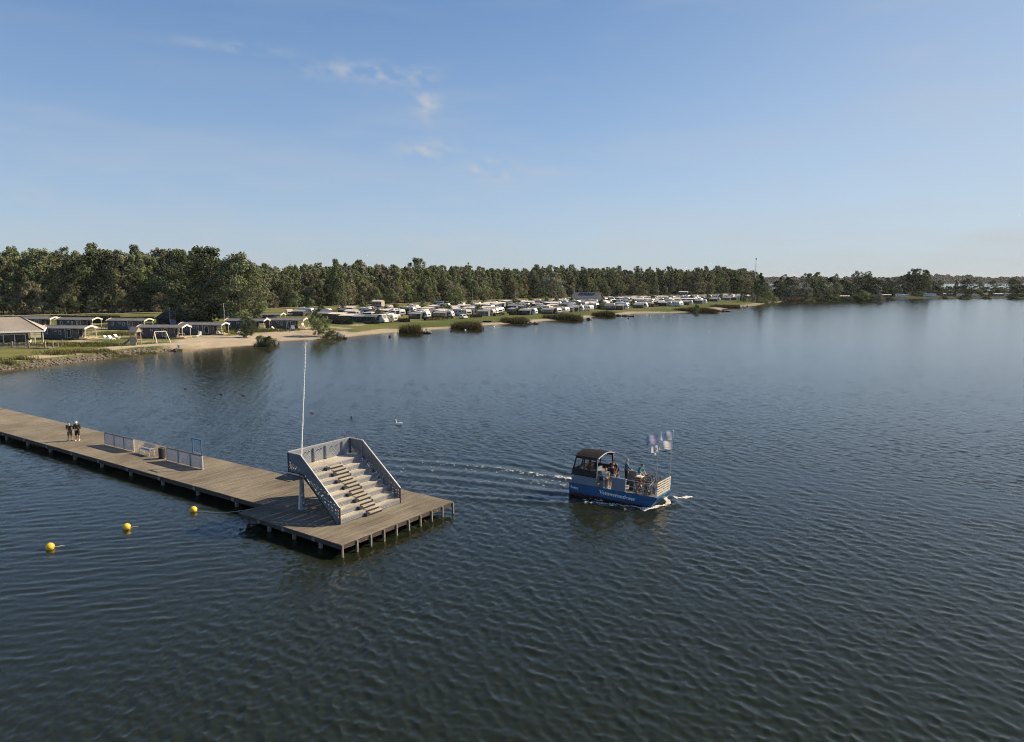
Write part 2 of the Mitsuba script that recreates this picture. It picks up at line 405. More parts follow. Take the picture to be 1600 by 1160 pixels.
def waves(x, y, s):
    u, v = jetty_frame(x, y)
    lee = np.clip((1.5 - u) / 7, 0, 1) * np.clip((v + 7) / 12, 0, 1)
    bx, by = (x - BO[0]) * B1[0] + (y - BO[1]) * B1[1], (x - BO[0]) * B2[0] + (y - BO[1]) * B2[1]
    wake, ridge = np.zeros(len(x)), np.zeros(len(x))
    nearby = (np.abs(y - 55) < 22) & (x < 8) & (x > -24)
    if nearby.any():
        p_ = shapely.points(x[nearby], y[nearby])
        fade = np.clip((x[nearby] + 22) / 18, 0, 1)
        wake[nearby] = np.clip(1 - shapely.distance(p_, WAKE) / .8, 0, 1) * fade
        for ln, w_, a_ in ((WLINE, .4, .05), (WLINE2, .55, .05)):
            dd = shapely.distance(p_, ln)
            ridge[nearby] += a_ * (np.exp(-(dd / w_) ** 2) - .6 * np.exp(-((dd - 1.1) / .6) ** 2) + .3 * np.exp(-((dd - 2.1) / .6) ** 2)) * fade
    gust = .72 + .62 * nz(x, y, .035, 31) * (.55 + .9 * nz(x, y, .009, 33))
    gust = gust * (.76 + .34 * np.exp(-(y / 95.0) ** 2))       # a little calmer towards the sheltered shore
    env = [.45 + 1.1 * nz(x, y, k, 40 + i, 2) for i, k in enumerate((.16, .22, .3, .11))]
    D = np.zeros((len(x), 3))
    for (lam, th, amp, ph), weight in ((OPEN, (1 - .8 * lee) * (1 - .62 * wake) * gust), (LEE, lee), (CHOP, wake * .9)):
        on = weight > .01
        xs, ys, ss = x[on], y[on], s[on]
        acc = np.zeros((on.sum(), 3))
        for i in range(len(lam)):
            k = 2 * np.pi / lam[i]
            flt = np.clip((lam[i] / ss - 1.1) / 1.2, 0, 1)
            if not flt.any():
                continue
            c, sn = math.cos(th[i]), math.sin(th[i])
            q = k * (xs * c + ys * sn) + ph[i]
            a = amp[i] * flt * env[i % 4][on]
            acc[:, 2] += a * np.cos(q)
            b = a * np.sin(q) * .85
            acc[:, 0] -= b * c; acc[:, 1] -= b * sn
        D[on] += acc * weight[on, None]
    # the ferry's own bow and stern waves
    bow = np.exp(-((bx - 6.6 - .9 * np.exp(-((by - 1.5) / 1.2) ** 2)) / .35) ** 2 - ((by - 1.5) / 2.2) ** 4) * .13
    side = 0
    for sgn, y0 in ((-1, -.25), (1, 3.25)):
        for m, a in ((0, .10), (1.5, .07), (3.0, .045)):
            dist = sgn * (by - y0) - .36 * (6.3 - bx) + m * .9
            side = side + a * np.exp(-(dist / .42) ** 2) * np.clip((6.6 - bx) / 1.5, 0, 1) * np.clip((bx + 20) / 22, 0, 1)
    D[:, 2] += (bow + side + ridge) * np.clip(.9 / np.maximum(s, .2), 0, 1)
    return D


wx, wy, wf, wr = polar(11, 900, .0038, math.radians(-47), math.radians(47), .0025)
wsd = shore_dist(wx, wy)
keep = wsd < 3
wv, wf, wr, wsd = drop(np.c_[wx, wy, wx * 0], wf, keep, wr, wsd)
wv += waves(wv[:, 0], wv[:, 1], wr * .0038) * np.clip((-wsd + .5) / 12, .12, 1)[:, None]
_near = wr[wf].max(1) < 62
v1, f1 = drop(wv, wf[_near], np.ones(len(wv), bool))
add("lake", (v1, f1), "m_water", smooth=True, label="rippled blue green lake water", kind="structure")
v1, f1 = drop(wv, wf[~_near], np.ones(len(wv), bool))
add("lake__open_water", (v1, f1), "m_water")
ox, oy, of, orr = polar(880, 7000, .03, math.radians(-60), math.radians(60), .02)
add("lake__far_water", (np.c_[ox, oy, ox * 0 - .05], of), "m_water", smooth=True)


def water_z(x, y):
    x, y = np.atleast_1d(np.asarray(x, float)), np.atleast_1d(np.asarray(y, float))
    return waves(x, y, np.hypot(x, y) * .0038)[:, 2]

# ------------------------------------------------------------------ the jetty: square end platform and long pier, every plank a part
DECK = 0.75
JM = np.eye(4); JM[:3, 0] = [*J1, 0]; JM[:3, 1] = [*J2, 0]; JM[:2, 3] = JO; JM[2, 3] = DECK
rg = np.random.default_rng(7)
jetty = thing("jetty", "long weathered timber jetty ending in a wide square platform on the lake", "jetty")


def jadd(name, m, mt, parent=jetty, **k):
    return add(name, place(m, JM), mt, parent, **k)


def px0(y):          # the pier's near and far edge: it leans a little off the platform's axis
    return 1.82 - .0185 * (y - 10.9)


def plank_mesh():
    c = m3.CrossSection([[(-.5, -1), (.5, -1), (.5, -.12), (.47, 0), (-.47, 0), (-.5, -.12)]])
    m = man(m3.Manifold.extrude(c, 1.0)); m.vertices = m.vertices[:, [2, 0, 1]]
    if m.volume < 0:
        m.invert()
    return m


PL = {k: mikit.ply(plank_mesh(), "m_plank_" + k) for k in "abc"}
stuff_planks = []


def plank(x0, x1, y, w, named=True, warp=0.0):
    M = JM @ np.array([[x1 - x0, 0, 0, x0], [0, w, 0, y], [0, 0, .045, rg.uniform(-.005, .004)], [0, 0, 0, 1.0]])
    if named:
        add("plank", PL["abc"[rg.choice(3, p=[.55, .28, .17])]], None, jetty, M)
    else:
        stuff_planks.append(place(plank_mesh(), M))


PW = .151
for k in range(64):                                   # the platform: boards run along its front
    y = PW * (k + .5)
    j = rg.uniform(3, 6.5)
    plank(rg.uniform(-.012, .012), j, y, PW - .011) if k < 100 else None
    plank(j + .006, 9.68 + rg.uniform(-.012, .012), y, PW - .011)
for k in range(430):
    y = 9.71 + PW * (k + .5)
    a = px0(y) + rg.uniform(-.012, .012)
    plank(a, a + 5.58, y, PW - .011, named=k < 170)
jk = add("plank_run", cat(*stuff_planks), "m_plank_a", jetty)
labels[jk] = {"label": "farther run of deck planks", "kind": "stuff"}
# edge boards, cross beams and piles
for a, b in (((0, .03), (9.68, .03)), ((0.03, .06), (.03, 9.68)), ((9.65, .06), (9.65, 9.68)), ((.06, 9.69), (9.62, 9.69))):
    jadd("edge_beam", beam([*a, -.17], [*b, -.17], .06, .24), "m_dark_wood")
for s, o in ((0, .04), (1, 5.54)):
    jadd("edge_beam", beam([px0(9.75) + o, 9.75, -.19], [px0(74.5) + o, 74.5, -.19], .06, .28), "m_dark_wood")
for x in np.linspace(1.2, 8.6, 6):
    jadd("cross_beam", beam([x, .1, -.2], [x, 9.6, -.2], .1, .2), "m_dark_wood")
for k, x in enumerate(np.linspace(.06, 9.6, 10)):      # pale posts under the platform's front edge
    jadd("front_post", place(box(-.05, .05, -.06, .06, -1.6, -.05), frame2((x, -.03 if k else .0), 0)), "m_concrete")
for y in (2.2, 4.6, 7.0, 9.2):
    for x in (.35, 9.3):
        jadd("pile", bar([x, y, -2.4], [x, y, -.29], .13, 10), "m_concrete")
for y in np.arange(13, 74, 4.6):
    for o in (.3, 5.3):
        jadd("pile", bar([px0(y) + o, y, -2.4], [px0(y) + o, y, -.3], .14, 10), "m_concrete")
    jadd("cross_beam", beam([px0(y) + .1, y, -.28], [px0(y) + 5.5, y, -.28], .14, .24), "m_dark_wood")
    jadd("bracket", box(px0(y) - .012, px0(y) + .0, y - .14, y + .14, -.34, -.1), "m_concrete")
for y in (2.4, 5.2, 7.6):
    jadd("bracket", box(-.02, -.005, y - .12, y + .12, -.30, -.08), "m_concrete")

# ------------------------------------------------------------------ the stepped stand
SX, SY, SW = 2.24, 2.62, 5.12
stand = thing("viewing_stand", "stepped timber and perforated steel viewing stand on the jetty's end platform", "viewing stand")
SM = JM @ np.array([[1, 0, 0, SX], [0, 1, 0, SY], [0, 0, 1, 0], [0, 0, 0, 1.0]])


def sadd(name, m, mt, parent=None, **k):
    return add(name, place(m, SM), mt, parent or stand, **k)


def perforate(poly, pu, pv, a, b, tilt, inset):
    """The polygon with rows of slanted slots cut out."""
    inner = poly.buffer(-inset)
    x0, y0, x1, y1 = inner.bounds
    holes, c, s = [], math.cos(tilt), math.sin(tilt)
    k = 0
    for vy in np.arange(y0 + pv / 2, y1, pv):
        k += 1
        for ux in np.arange(x0 + pu / 2 + (k % 2) * pu / 2, x1, pu):
            h = sg.Polygon([(ux + q * c - r * s, vy + q * s + r * c) for q, r in ((a, 0), (a * .4, b), (-a * .4, b), (-a, 0), (-a * .4, -b), (a * .4, -b))])
            if inner.contains(h):
                holes.append(h)
    return sg.Polygon(poly.exterior.coords, [list(i.coords) for i in poly.interiors] + [list(h.exterior.coords) for h in holes])


N, RISE, TREAD = 8, 2.76 / 8, .5
TOP, BACK = 2.76, 4.78
side = sg.Polygon([(0, 0), (0, 1.04), (3.5, 3.81), (BACK, 3.81), (BACK, 2.55), (3.42, 2.55), (.38, 0)])
for nm, x in (("side_panel", -.02), ("side_panel", SW + .02)):
    p = sadd(nm, extrude(perforate(side, .21, .105, .088, .038, .75, .07), .012, ([x, 0, 0], [0, 1, 0], [0, 0, 1])), "m_perforated")
    xo = x + (-.012 if x < 1 else .012)
    for a, b in (((0, 1.04), (3.5, 3.81)), ((3.5, 3.81), (BACK, 3.81))):
        sadd("top_rail", beam([xo, *a], [xo, *b], .06, .05), "m_pale_metal", p)
    for a, b in (((0.02, 0), (0.02, 1.04)), ((BACK - .02, 2.5), (BACK - .02, 3.81)), ((3.42, 2.57), (BACK, 2.57)), ((.40, .02), (3.42, 2.57))):
        sadd("frame_bar", beam([x, *a], [x, *b], .07, .07), "m_dark_steel", p)
    for y in (.9, 1.8, 2.7, 3.55):
        z0, z1 = max(.1, (y - .38) * .84), min(3.8, 1.04 + y * .79)
        sadd("stanchion", beam([x + (.04 if x < 1 else -.04), y, z0], [x + (.04 if x < 1 else -.04), y, z1], .04, .05), "m_stand_steel", p)
back = sg.box(0.03, TOP - .1, SW - .03, 3.79)
bp = sadd("back_panel", extrude(perforate(back, .15, .085, .05, .016, .75, .05), .012, ([0, BACK, 0], [1, 0, 0], [0, 0, 1])), "m_galvanised")
sadd("top_rail", beam([0, BACK, 3.83], [SW, BACK, 3.83], .05, .06), "m_pale_metal", bp)
for x in (.35, 1.95, 2.95, 4.4):
    sadd("back_post", cat(box(x - .035, x - .02, BACK - .11, BACK - .012, TOP, 3.7), box(x + .02, x + .035, BACK - .11, BACK - .012, TOP, 3.7), box(x - .02, x + .02, BACK - .045, BACK - .012, TOP, 3.7)), "m_stand_steel", bp)
for x in (1.3, 1.6, 2.35, 2.6, 3.5, 3.95):
    sadd("hook", bar([x, BACK - .02, 3.52], [x, BACK - .12, 3.54], .03, 8), "m_dark_steel", bp)
A0, A1 = 2.05, 3.18                                     # the aisle of half steps
for k in range(1, N + 1):
    z, y0 = RISE * k, TREAD * (k - 1)
    y1 = BACK - .02 if k == N else y0 + TREAD + .04
    spans = ((.02, A0), (A1, SW - .02)) if k < N else ((.02, SW - .02),)
    for a, b in spans:
        st = sadd("step", extrude(perforate(sg.box(a, z - RISE + .03, b, z - .05), .13, .075, .05, .015, .75, .05), .01, ([0, y0 + .02, 0], [1, 0, 0], [0, 0, 1])), "m_galvanised")
        n = 3 if k < N else 7
        w = (y1 - y0) / n
        for q in range(n):
            sadd("board", box(a, b, y0 + q * w + .006, y0 + (q + 1) * w - .006, z - .05, z + rg.uniform(-.004, .004)), "m_tread_wood", st)
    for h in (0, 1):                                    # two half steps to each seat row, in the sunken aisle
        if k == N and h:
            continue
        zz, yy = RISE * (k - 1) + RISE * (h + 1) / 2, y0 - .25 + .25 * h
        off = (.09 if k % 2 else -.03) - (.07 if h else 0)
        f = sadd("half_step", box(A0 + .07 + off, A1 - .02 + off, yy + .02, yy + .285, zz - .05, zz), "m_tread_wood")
        sadd("gap_board", box(A0 + .10 + off, A1 - .04 + off, yy + .035, yy + .055, zz - .165, zz - .051), "m_black", f)  # black strip stands in for the shade of the open gap under the tread
        if h == 0:
            sadd("end_block", box(A0 - .22 + off, A0 + .06 + off, yy + .02, yy + .27, zz - .15, zz + .03), "m_dark_steel", f)
# carcass under the steps
for x in (.06, A0, A1, SW - .06):
    sadd("stringer", extrude(sg.Polygon([(.06, .02), (.42, .02), (3.5, 2.56), (4.7, 2.56), (4.7, TOP - .06), (3.52, TOP - .06)] + [q for k in range(7, 0, -1) for q in ((TREAD * k - .0, RISE * k - .06), (TREAD * (k - 1) + .04, RISE * k - .06))]), .05, ([x, 0, 0], [0, 1, 0], [0, 0, 1])), "m_stand_steel")
for x in (.48, SW - .48):
    p = sadd("post", box(x - .10, x + .10, 4.06, 4.26, 0.0, 2.56), "m_stand_steel")
    sadd("foot_plate", box(x - .17, x + .17, 3.99, 4.33, .004, .03), "m_galvanised", p)
sadd("cross_beam", box(.1, SW - .1, 4.08, 4.24, 2.5, 2.69), "m_stand_steel")
sadd("lamp", man(sph((.48, 4.03, .5), .05)), "m_white")
sh = sadd("side_shelf", place(trimesh.convex.convex_hull(np.array([[x - SX, y - SY, z] for x, y in ((1.05, 7.19), (1.12, 5.85), (2.18, 5.79), (2.18, 7.5)) for z in (2.37, 2.43)])), np.eye(4)), "m_brown_board")
for y in (3.45, 4.5):
    sadd("shelf_bracket", beam([-.05, y, 2.3], [-.7, y, 2.34], .04, .05), "m_stand_steel", sh)

# the flagpole beside it
fp = thing("flagpole", "tall bare white flagpole standing at the back corner of the stepped stand", "flagpole")
b0 = np.array([SX + .36, SY + 4.35, .0])
t0 = np.array([*(3.22, 6.52), 10.7])
add("pole", place(cat(bar([b0[0], b0[1], 0], t0, .058, 10, .035)), JM), "m_white", fp)
add("pole_cap", place(man(sph(t0 + [0, 0, .03], .07, 12)), JM), "m_pale_metal", fp)
add("halyard_box", place(place(box(-.06, .06, -.06, .06, -.14, .14), np.eye(4)), JM @ np.array([[1, 0, 0, b0[0] + (t0[0] - b0[0]) * .555], [0, 1, 0, b0[1] + (t0[1] - b0[1]) * .555], [0, 0, 1, 6.1], [0, 0, 0, 1.0]])), "m_pale_metal", fp)
0 and add("halyard", place(bar([b0[0] + .07, b0[1], 4], t0 + [.05, 0, -.1], .006, 5), JM), "m_rope", fp)

# ------------------------------------------------------------------ furniture on the pier
for k, (a, b, lab) in enumerate((((4.32, 36.24), (4.41, 31.3), "grey perforated wind screen on the pier, nearer the two walkers"), ((4.45, 26.1), (4.57, 21.15), "grey perforated wind screen on the pier, beside the blue frame"))):
    sc_ = thing("wind_screen", lab, "wind screen")
    a, b = np.array(a), np.array(b)
    L = np.linalg.norm(b - a); u = (b - a) / L
    for s in range(3):
        m = extrude(perforate(sg.box(s * L / 3 + .012, .06, (s + 1) * L / 3 - .012, 1.06), .105, .060, .022, .013, .0, .03), .006, ([*a, 0], [*u, 0], [0, 0, 1]))
        jadd("panel", m, "m_fence_mesh", sc_)
    for s in range(4):
        q = a + u * (s * L / 3)
        jadd("post", place(box(-.03, .03, -.05, .05, .0, 1.09), frame2(q, math.atan2(u[1], u[0]))), "m_pale_metal" if s in (0, 3) else "m_stand_steel", sc_)
    jadd("top_rail", beam([*a, 1.09], [*b, 1.09], .06, .05), "m_dark_steel", sc_)

bench = thing("bench", "grey slatted metal bench with a backrest between the two wind screens", "bench")
BM = JM @ frame2((4.62, 29.5), math.radians(90))      # local x along the pier, +y away from the seat's front
for k in range(5):
    add("seat_slat", place(box(-.95, .95, .32 - .1 * k - .08, .32 - .1 * k, .43 - .012 * k * 0, .45), BM @ frame2((0, .0), 0)), "m_galvanised", bench)
for k in range(4):
    z = .53 + .095 * k
    add("back_slat", place(box(-.95, .95, -.16 - .03 * k - .02, -.16 - .03 * k, z, z + .075), BM), "m_galvanised", bench)
for x in (-.82, .82):
    add("leg", place(cat(beam([x, .28, 0.0], [x, .28, .42], .05, .05), beam([x, -.1, 0], [x, -.13, .45], .05, .05), beam([x, -.2, .405], [x, .3, .405], .05, .04), beam([x, -.13, .45], [x, -.27, .92], .05, .04)), BM), "m_pale_metal", bench)
    add("armrest", place(cat(beam([x * 1.17, .28, .44], [x * 1.17, .28, .66], .04, .04), beam([x * 1.17, .3, .66], [x * 1.17, -.2, .66], .05, .04)), BM), "m_pale_metal", bench)

lb = thing("litter_bin", "dark slatted litter bin at the end of the pier bench", "litter bin")
BQ = JM @ frame2((4.6, 27.15), 0)
for k in range(18):
    a = 2 * math.pi * k / 18
    add("slat", place(box(.235, .265, -.036, .036, .05, .86), BQ @ frame2((0, 0), a)), "m_bin_black", lb)
add("liner", place(bar([0, 0, .03], [0, 0, .84], .225, 20), BQ), "m_black", lb)
add("lid", place(trimesh.creation.revolve(np.array([[0, .95], [.12, .95], [.24, .90], [.275, .86], [.275, .83], [.1, .83]]), sections=24), BQ), "m_bin_black", lb)

bf = thing("open_frame", "tall narrow blue steel frame standing at the end of a wind screen", "frame")
for a, b in (((4.68, 21.35, 0), (4.68, 21.35, 2.24)), ((4.68, 22.56, 0), (4.68, 22.56, 2.24))):
    jadd("upright", beam(a, b, .09, .09), "m_blue_frame", bf)
jadd("top_bar", beam((4.68, 21.28, 2.28), (4.68, 22.63, 2.28), .09, .09), "m_blue_frame", bf)
jadd("lower_bar", beam((4.68, 21.4, 1.18), (4.68, 22.51, 1.18), .03, .05), "m_pale_metal", bf)

# swimming line: three yellow floats and a rope to the platform
for k, (q, lab) in enumerate((((-26.7, 39.45), "yellow float farthest left, at the outer end of the swimming line"), ((-24.04, 42.75), "middle yellow float of the swimming line"), ((-21.39, 46.16), "yellow float nearest the jetty on the swimming line"))):
    b = thing("float_buoy", lab, "buoy", "yellow floats of the swimming line")
    z = .08 + float(water_z(*q)[0])
    add("ball", man(sph((*q, z + .06), .235, 32)), "m_buoy_yellow", b, smooth=True)
    add("band", bar([q[0] - .25, q[1], z + .05], [q[0] + .25, q[1], z + .05], .03, 8), "m_dark_steel", b)
buoys = [(-26.7, 39.45), (-24.04, 42.75), (-21.39, 46.16)]
ropes = []
end = (JM @ [1.5, 10.3, -.25, 1])[:3]
pts = []
for t in np.linspace(0, 1, 26):
    q = np.array([*buoys[2], .05]) * (1 - t) + end * t
    q[2] = .03 + (end[2] - .03) * max(0, (t - .25) / .75) ** 2
    pts.append(q)
rope = thing("swimming_line", "thin pale rope running from the nearest yellow float to the jetty", "rope")
add("span", cat(*[bar(a, b, .016, 5) for a, b in zip(pts[:-1], pts[1:])]), "m_rope", rope)
for k in (0, 1):
    q0, q1 = np.array(buoys[k]), np.array(buoys[k + 1])
    st = (q1 - q0) / np.linalg.norm(q1 - q0)
    for qa, d in ((q0, 1),):
        P = [qa + st * d * (.25 + .12 * i) for i in range(5)]
        add("tail", cat(*[bar([*a, .0 + .05 - .012 * i], [*b, .05 - .012 * (i + 1)], .014, 5) for i, (a, b) in enumerate(zip(P[:-1], P[1:]))]), "m_rope", rope)

# ------------------------------------------------------------------ people
def person(label, M, pose=None, top="navy", legs="khaki", hair="hair_dark", hat=None, shoes="shoe", H=1.76, trousers=False, sleeves=.62, extra=None):
    """A body as one skin, over joints (x to the person's left, y forward, z up), with clothes as closed shells around it."""
    k = H / 1.76
    J = dict(hipL=(.095, 0, .92), hipR=(-.095, 0, .92), kneeL=(.11, .02, .50), kneeR=(-.11, .02, .50), ankL=(.12, -.02, .085), ankR=(-.12, -.02, .085),
             toeL=(.14, .16, .035), toeR=(-.14, .16, .035), pelvis=(0, 0, .98), waist=(0, 0, 1.10), chest=(0, .01, 1.32), neck=(0, 0, 1.49), head=(0, .03, 1.645),
             shL=(.185, 0, 1.43), shR=(-.185, 0, 1.43), elL=(.25, -.02, 1.15), elR=(-.25, -.02, 1.15), wrL=(.25, .08, .91), wrR=(-.25, .08, .91))
    J.update(pose or {})
    J = {a: np.array(b, float) for a, b in J.items()}
    p = thing("person", label, "person")
    b = limb((J["pelvis"], .125), (J["waist"], .115), (J["chest"], .135)) + limb((J["chest"], .12), (J["neck"], .06), (J["head"] - [0, 0, .05], .055))
    b += limb((J["shL"], .07), (J["chest"], .12), (J["shR"], .07))
    for s in "LR":
        b += limb((J["pelvis"], .11), (J["hip" + s], .095), (J["knee" + s], .058), (J["ank" + s], .042), n=10)
        b += limb((J["ank" + s], .042), (J["toe" + s], .035)) + limb((J["ank" + s] - [0, .05, .04], .038), (J["toe" + s], .035))
        b += limb((J["sh" + s], .065), (J["el" + s], .044), (J["wr" + s], .030), n=10)
        d = J["wr" + s] - J["el" + s]; d /= np.linalg.norm(d)
        side = np.cross(d, [0, 1, 0]); side /= np.linalg.norm(side) + 1e-9
        nrm = np.cross(side, d)
        w = J["wr" + s]
        b += limb((w, .028), (w + d * .06 + side * .02, .026), (w + d * .09 + side * .018, .022)) + limb((w, .028), (w + d * .09 - side * .02, .022))
        for i, (o, l) in enumerate(((-.033, .062), (-.011, .078), (.011, .083), (.033, .072))):
            a = w + d * .09 + side * o
            m_ = a + d * l * .55 + nrm * .008
            b += limb((a, .0105), (m_, .0095), (m_ + d * l * .45 + nrm * .022, .0085), n=6)
        sg_ = 1 if s == "L" else -1
        a = w + d * .03 - side * .025 * sg_
        b += limb((a, .013), (a + d * .035 - side * .035 * sg_, .011), (a + d * .065 - side * .04 * sg_ + nrm * .012, .0095), n=6)
    h = J["head"]
    hd = [sph(h, .1, 16, (.78, .95, 1.18)), sph(h + [0, .035, -.065], .062, 12), sph(h + [0, .10, -.015], .020, 8, (.8, 1.2, 1.4)), sph(h + [.079, -.005, -.01], .022, 8, (.5, 1, 1.3)), sph(h + [-.079, -.005, -.01], .022, 8, (.5, 1, 1.3))]
    body = soft(union(b + hd), .045, 4)
    Mk = M @ np.diag([k, k, k, 1.0])
    add("body", place(body, Mk), "m_skin", p, smooth=True)
    t = limb((J["pelvis"] + [0, 0, -.03], .142), (J["waist"], .137), (J["chest"], .152)) + limb((J["shL"], .085), (J["chest"], .14), (J["shR"], .085))
    for s in "LR":
        e = J["sh" + s] * (1 - sleeves) + J["el" + s] * sleeves if sleeves <= 1 else J["el" + s]
        t += limb((J["sh" + s], .084), (e, .066), n=10)
        if sleeves > 1:
            t += limb((e, .064), (J["wr" + s] * .85 + J["el" + s] * .15, .05), n=10)
    add("shirt", place(soft(union(t), .05, 4), Mk), "m_" + top, p, smooth=True)
    t = limb((J["pelvis"] + [0, 0, .02], .145), (J["pelvis"] - [0, 0, .03], .148))
    for s in "LR":
        e = J["ank" + s] * .9 + J["knee" + s] * .1 if trousers else J["knee" + s] + (J["hip" + s] - J["knee" + s]) * .08
        t += limb((J["pelvis"], .14), (J["hip" + s], .118), (J["knee" + s] if trousers else e, .085), n=10)
        if trousers:
            t += limb((J["knee" + s], .08), (e, .062), n=10)
    add("trousers" if trousers else "shorts", place(soft(union(t), .05, 4), Mk), "m_" + legs, p, smooth=True)
    for s in "LR":
        t = limb((J["ank" + s] - [0, .045, .035], .05), (J["toe" + s] + [0, .03, 0], .045)) + limb((J["ank" + s] - [0, 0, .01], .05), (J["ank" + s] - [0, .0, .04], .052))
        add("shoe", place(man(union(t)), Mk), "m_" + shoes, p, smooth=40)
    cap = m3.Manifold.sphere(.108, 18).scale((.82, .98, 1.16)).translate(tuple(h + [0, -.012, .012])).trim_by_plane((0, -.75, .66), float(np.dot(h + [0, .0, .012], (0, -.75, .66))))
    add("hair", place(man(cap), Mk), "m_" + hair, p, smooth=40)
    if hat:
        c = m3.Manifold.sphere(.112, 18).scale((.88, 1.0, 1.05)).translate(tuple(h + [0, 0, .03])).trim_by_plane((0, 0, 1), float(h[2] + .045))
        br = man(m3.Manifold.cylinder(.012, .085, .085, 18).scale((.9, 1, 1)).translate(tuple(h + [0, .11, .045])))
        add("cap", place(cat(man(c), br), Mk), "m_" + hat, p, smooth=40)
    return p


def stand_at(q, face, z):
    """Feet at q; the person's forward axis at angle face."""
    return frame2(q, face - math.pi / 2, z)


pz = DECK + .002
person("person in dark shirt, hand on hip, left of the two on the pier", stand_at((-40.69, 64.1), math.radians(-60), pz), top="olive", legs="khaki", shoes="black", H=1.74,
       pose=dict(elR=(-.36, -.09, 1.18), wrR=(-.17, .04, 1.04), elL=(.23, .02, 1.14), wrL=(.17, .17, 1.02), ankL=(.19, .0, .085), toeL=(.25, .17, .035), head=(.02, .04, 1.63)))
person("person in dark jacket and white cap looking down, right of the two on the pier", stand_at((-40.05, 64.2), math.radians(-75), pz), top="charcoal", legs="charcoal", hat="white", shoes="shoe", H=1.80, sleeves=1.5,
       pose=dict(elL=(.29, .05, 1.15), wrL=(.06, .23, 1.10), elR=(-.29, .05, 1.15), wrR=(-.05, .25, 1.06), head=(0, .07, 1.63)))

# ------------------------------------------------------------------ the ferry
roll, pitch = math.radians(3.6), math.radians(1.3)
BX = np.array([B1[0] * math.cos(pitch), B1[1] * math.cos(pitch), -math.sin(pitch)])
BY0 = np.array([B2[0], B2[1], 0]) * math.cos(roll) + np.array([0, 0, -math.sin(roll)])
BZ = np.cross(BX, BY0); BZ /= np.linalg.norm(BZ); BY = np.cross(BZ, BX)
FM = np.eye(4); FM[:3, 0], FM[:3, 1], FM[:3, 2], FM[:3, 3] = BX, BY, BZ, [BO[0], BO[1], .06]
LEN, WID, FREE = 6.62, 3.0, .86
ferry = thing("ferry", "small blue flat ferry boat with dark canopy and bicycles aboard, heading right", "ferry boat")


def fadd(name, m, mt, parent=None, smooth=False, **lab):
    return add(name, place(m, FM), mt, parent or ferry, smooth=smooth, **lab)


hp = [(x, y, FREE) for x in (0, LEN) for y in (0, WID)] + [(0, 0, .25), (0, WID, .25), (0.05, .12, -.45), (.05, WID - .12, -.45), (5.2, .12, -.45), (5.2, WID - .12, -.45), (6.2, .03, .1), (6.2, WID - .03, .1), (LEN, 0, FREE - .12), (LEN, WID, FREE - .12)]
hull = m3.Manifold.hull_points([tuple(map(float, q)) for q in hp])
up, low = hull.split_by_plane((0, 0, 1), .16)
well = m3.Manifold.cube((LEN - .16, WID - .16, 1)).translate((.08, .08, FREE - .05))
fadd("hull", man(up - well), "m_hull_blue")
fadd("hull_bottom", man(low), "m_hull_red", label="dark red lower hull at the waterline")
fadd("deck", box(.085, LEN - .085, .085, WID - .085, FREE - .048, FREE - .02), "m_boat_deck")
for y in (-.025, WID + .025):
    fadd("rubbing_strake", beam([0, y, FREE - .03], [LEN, y, FREE - .03], .05, .07), "m_hull_blue")
    fadd("spray_rail", beam([.1, y * .8 + .0, .28], [5.9, y * .8, .28], .03, .04), "m_hull_blue")
fadd("stern_bench", box(.1, .55, .15, WID - .15, FREE, FREE + .42), "m_boat_grey")
fadd("bow_ramp", extrude(sg.Polygon([(0.02, 0), (WID - .02, 0), (WID - .02, .5), (.02, .5)]), .05, ([6.60, 0, FREE - .02], [0, 1, 0], [-.52, 0, -.86])), "m_galvanised")
fadd("rudder_stock", beam([-.06, 1.5, -.3], [-.1, 1.5, .8], .06, .3), "m_dark_steel")
fadd("stern_light", cat(bar([.12, .25, FREE], [.12, .25, FREE + .42], .035, 8), box(.06, .18, .19, .31, FREE + .42, FREE + .5)), "m_white")


def lettering(text, h, width=None):
    """Serif capitals and small letters from the mathematical bold alphabet; plain ones if that font is missing."""
    try:
        from PIL import Image, ImageDraw, ImageFont
        font = ImageFont.truetype(glob.glob("/opt/blender-*/*/datafiles/fonts/NotoSansMath-Regular.woff2")[0], 120)
        s = "".join(chr(0x1D400 + ord(c) - 65) if c.isupper() else chr(0x1D41A + ord(c) - 97) if c.islower() else c for c in text)
        x0, y0, x1, y1 = font.getbbox(s, anchor="ls")
        im = Image.new("L", (x1 - x0 + 8, y1 - y0 + 8))
        ImageDraw.Draw(im).text((4 - x0, 4 - y0), s, 255, font, anchor="ls")
        on = np.pad(np.asarray(im) > 127, ((0, 0), (1, 1))).astype(np.int8)
        rows, st = np.nonzero(np.diff(on, axis=1) == 1)
        en = np.nonzero(np.diff(on, axis=1) == -1)[1]
        shp = shapely.union_all(shapely.box(st, -rows - 1, en, -rows)).buffer(.7).buffer(-.6).simplify(.8)
        k = h / 84.0
        m = cat(*[trimesh.creation.extrude_polygon(g, .004 / k, engine="earcut") for g in getattr(shp, "geoms", [shp])])
        m.apply_translation([0, 4 - y0, 0]); m.apply_scale(k)
    except Exception:
        m = meshkit.text_mesh(text, h, .004)
    m.apply_translation([-m.bounds[0][0], 0, 0])
    if width:
        m.apply_scale([width / m.bounds[1][0], 1, 1])
    return m


def on_side(m, x, z, slope=0.0):
    c, s = math.cos(slope), math.sin(slope)
    M = np.array([[c, -s, 0, x], [0, 0, -1, -.006], [s, c, 0, z], [0, 0, 0, 1.0]])
    return place(m, M)


fadd("name_lettering", on_side(lettering("Veluwerandveer", .27, 2.72), 2.36, .42, -.022), "m_white", label="white serif lettering along the blue hull")
fadd("small_lettering", on_side(lettering("Bonny", .17, .62), .12, .46, -.02), "m_white")
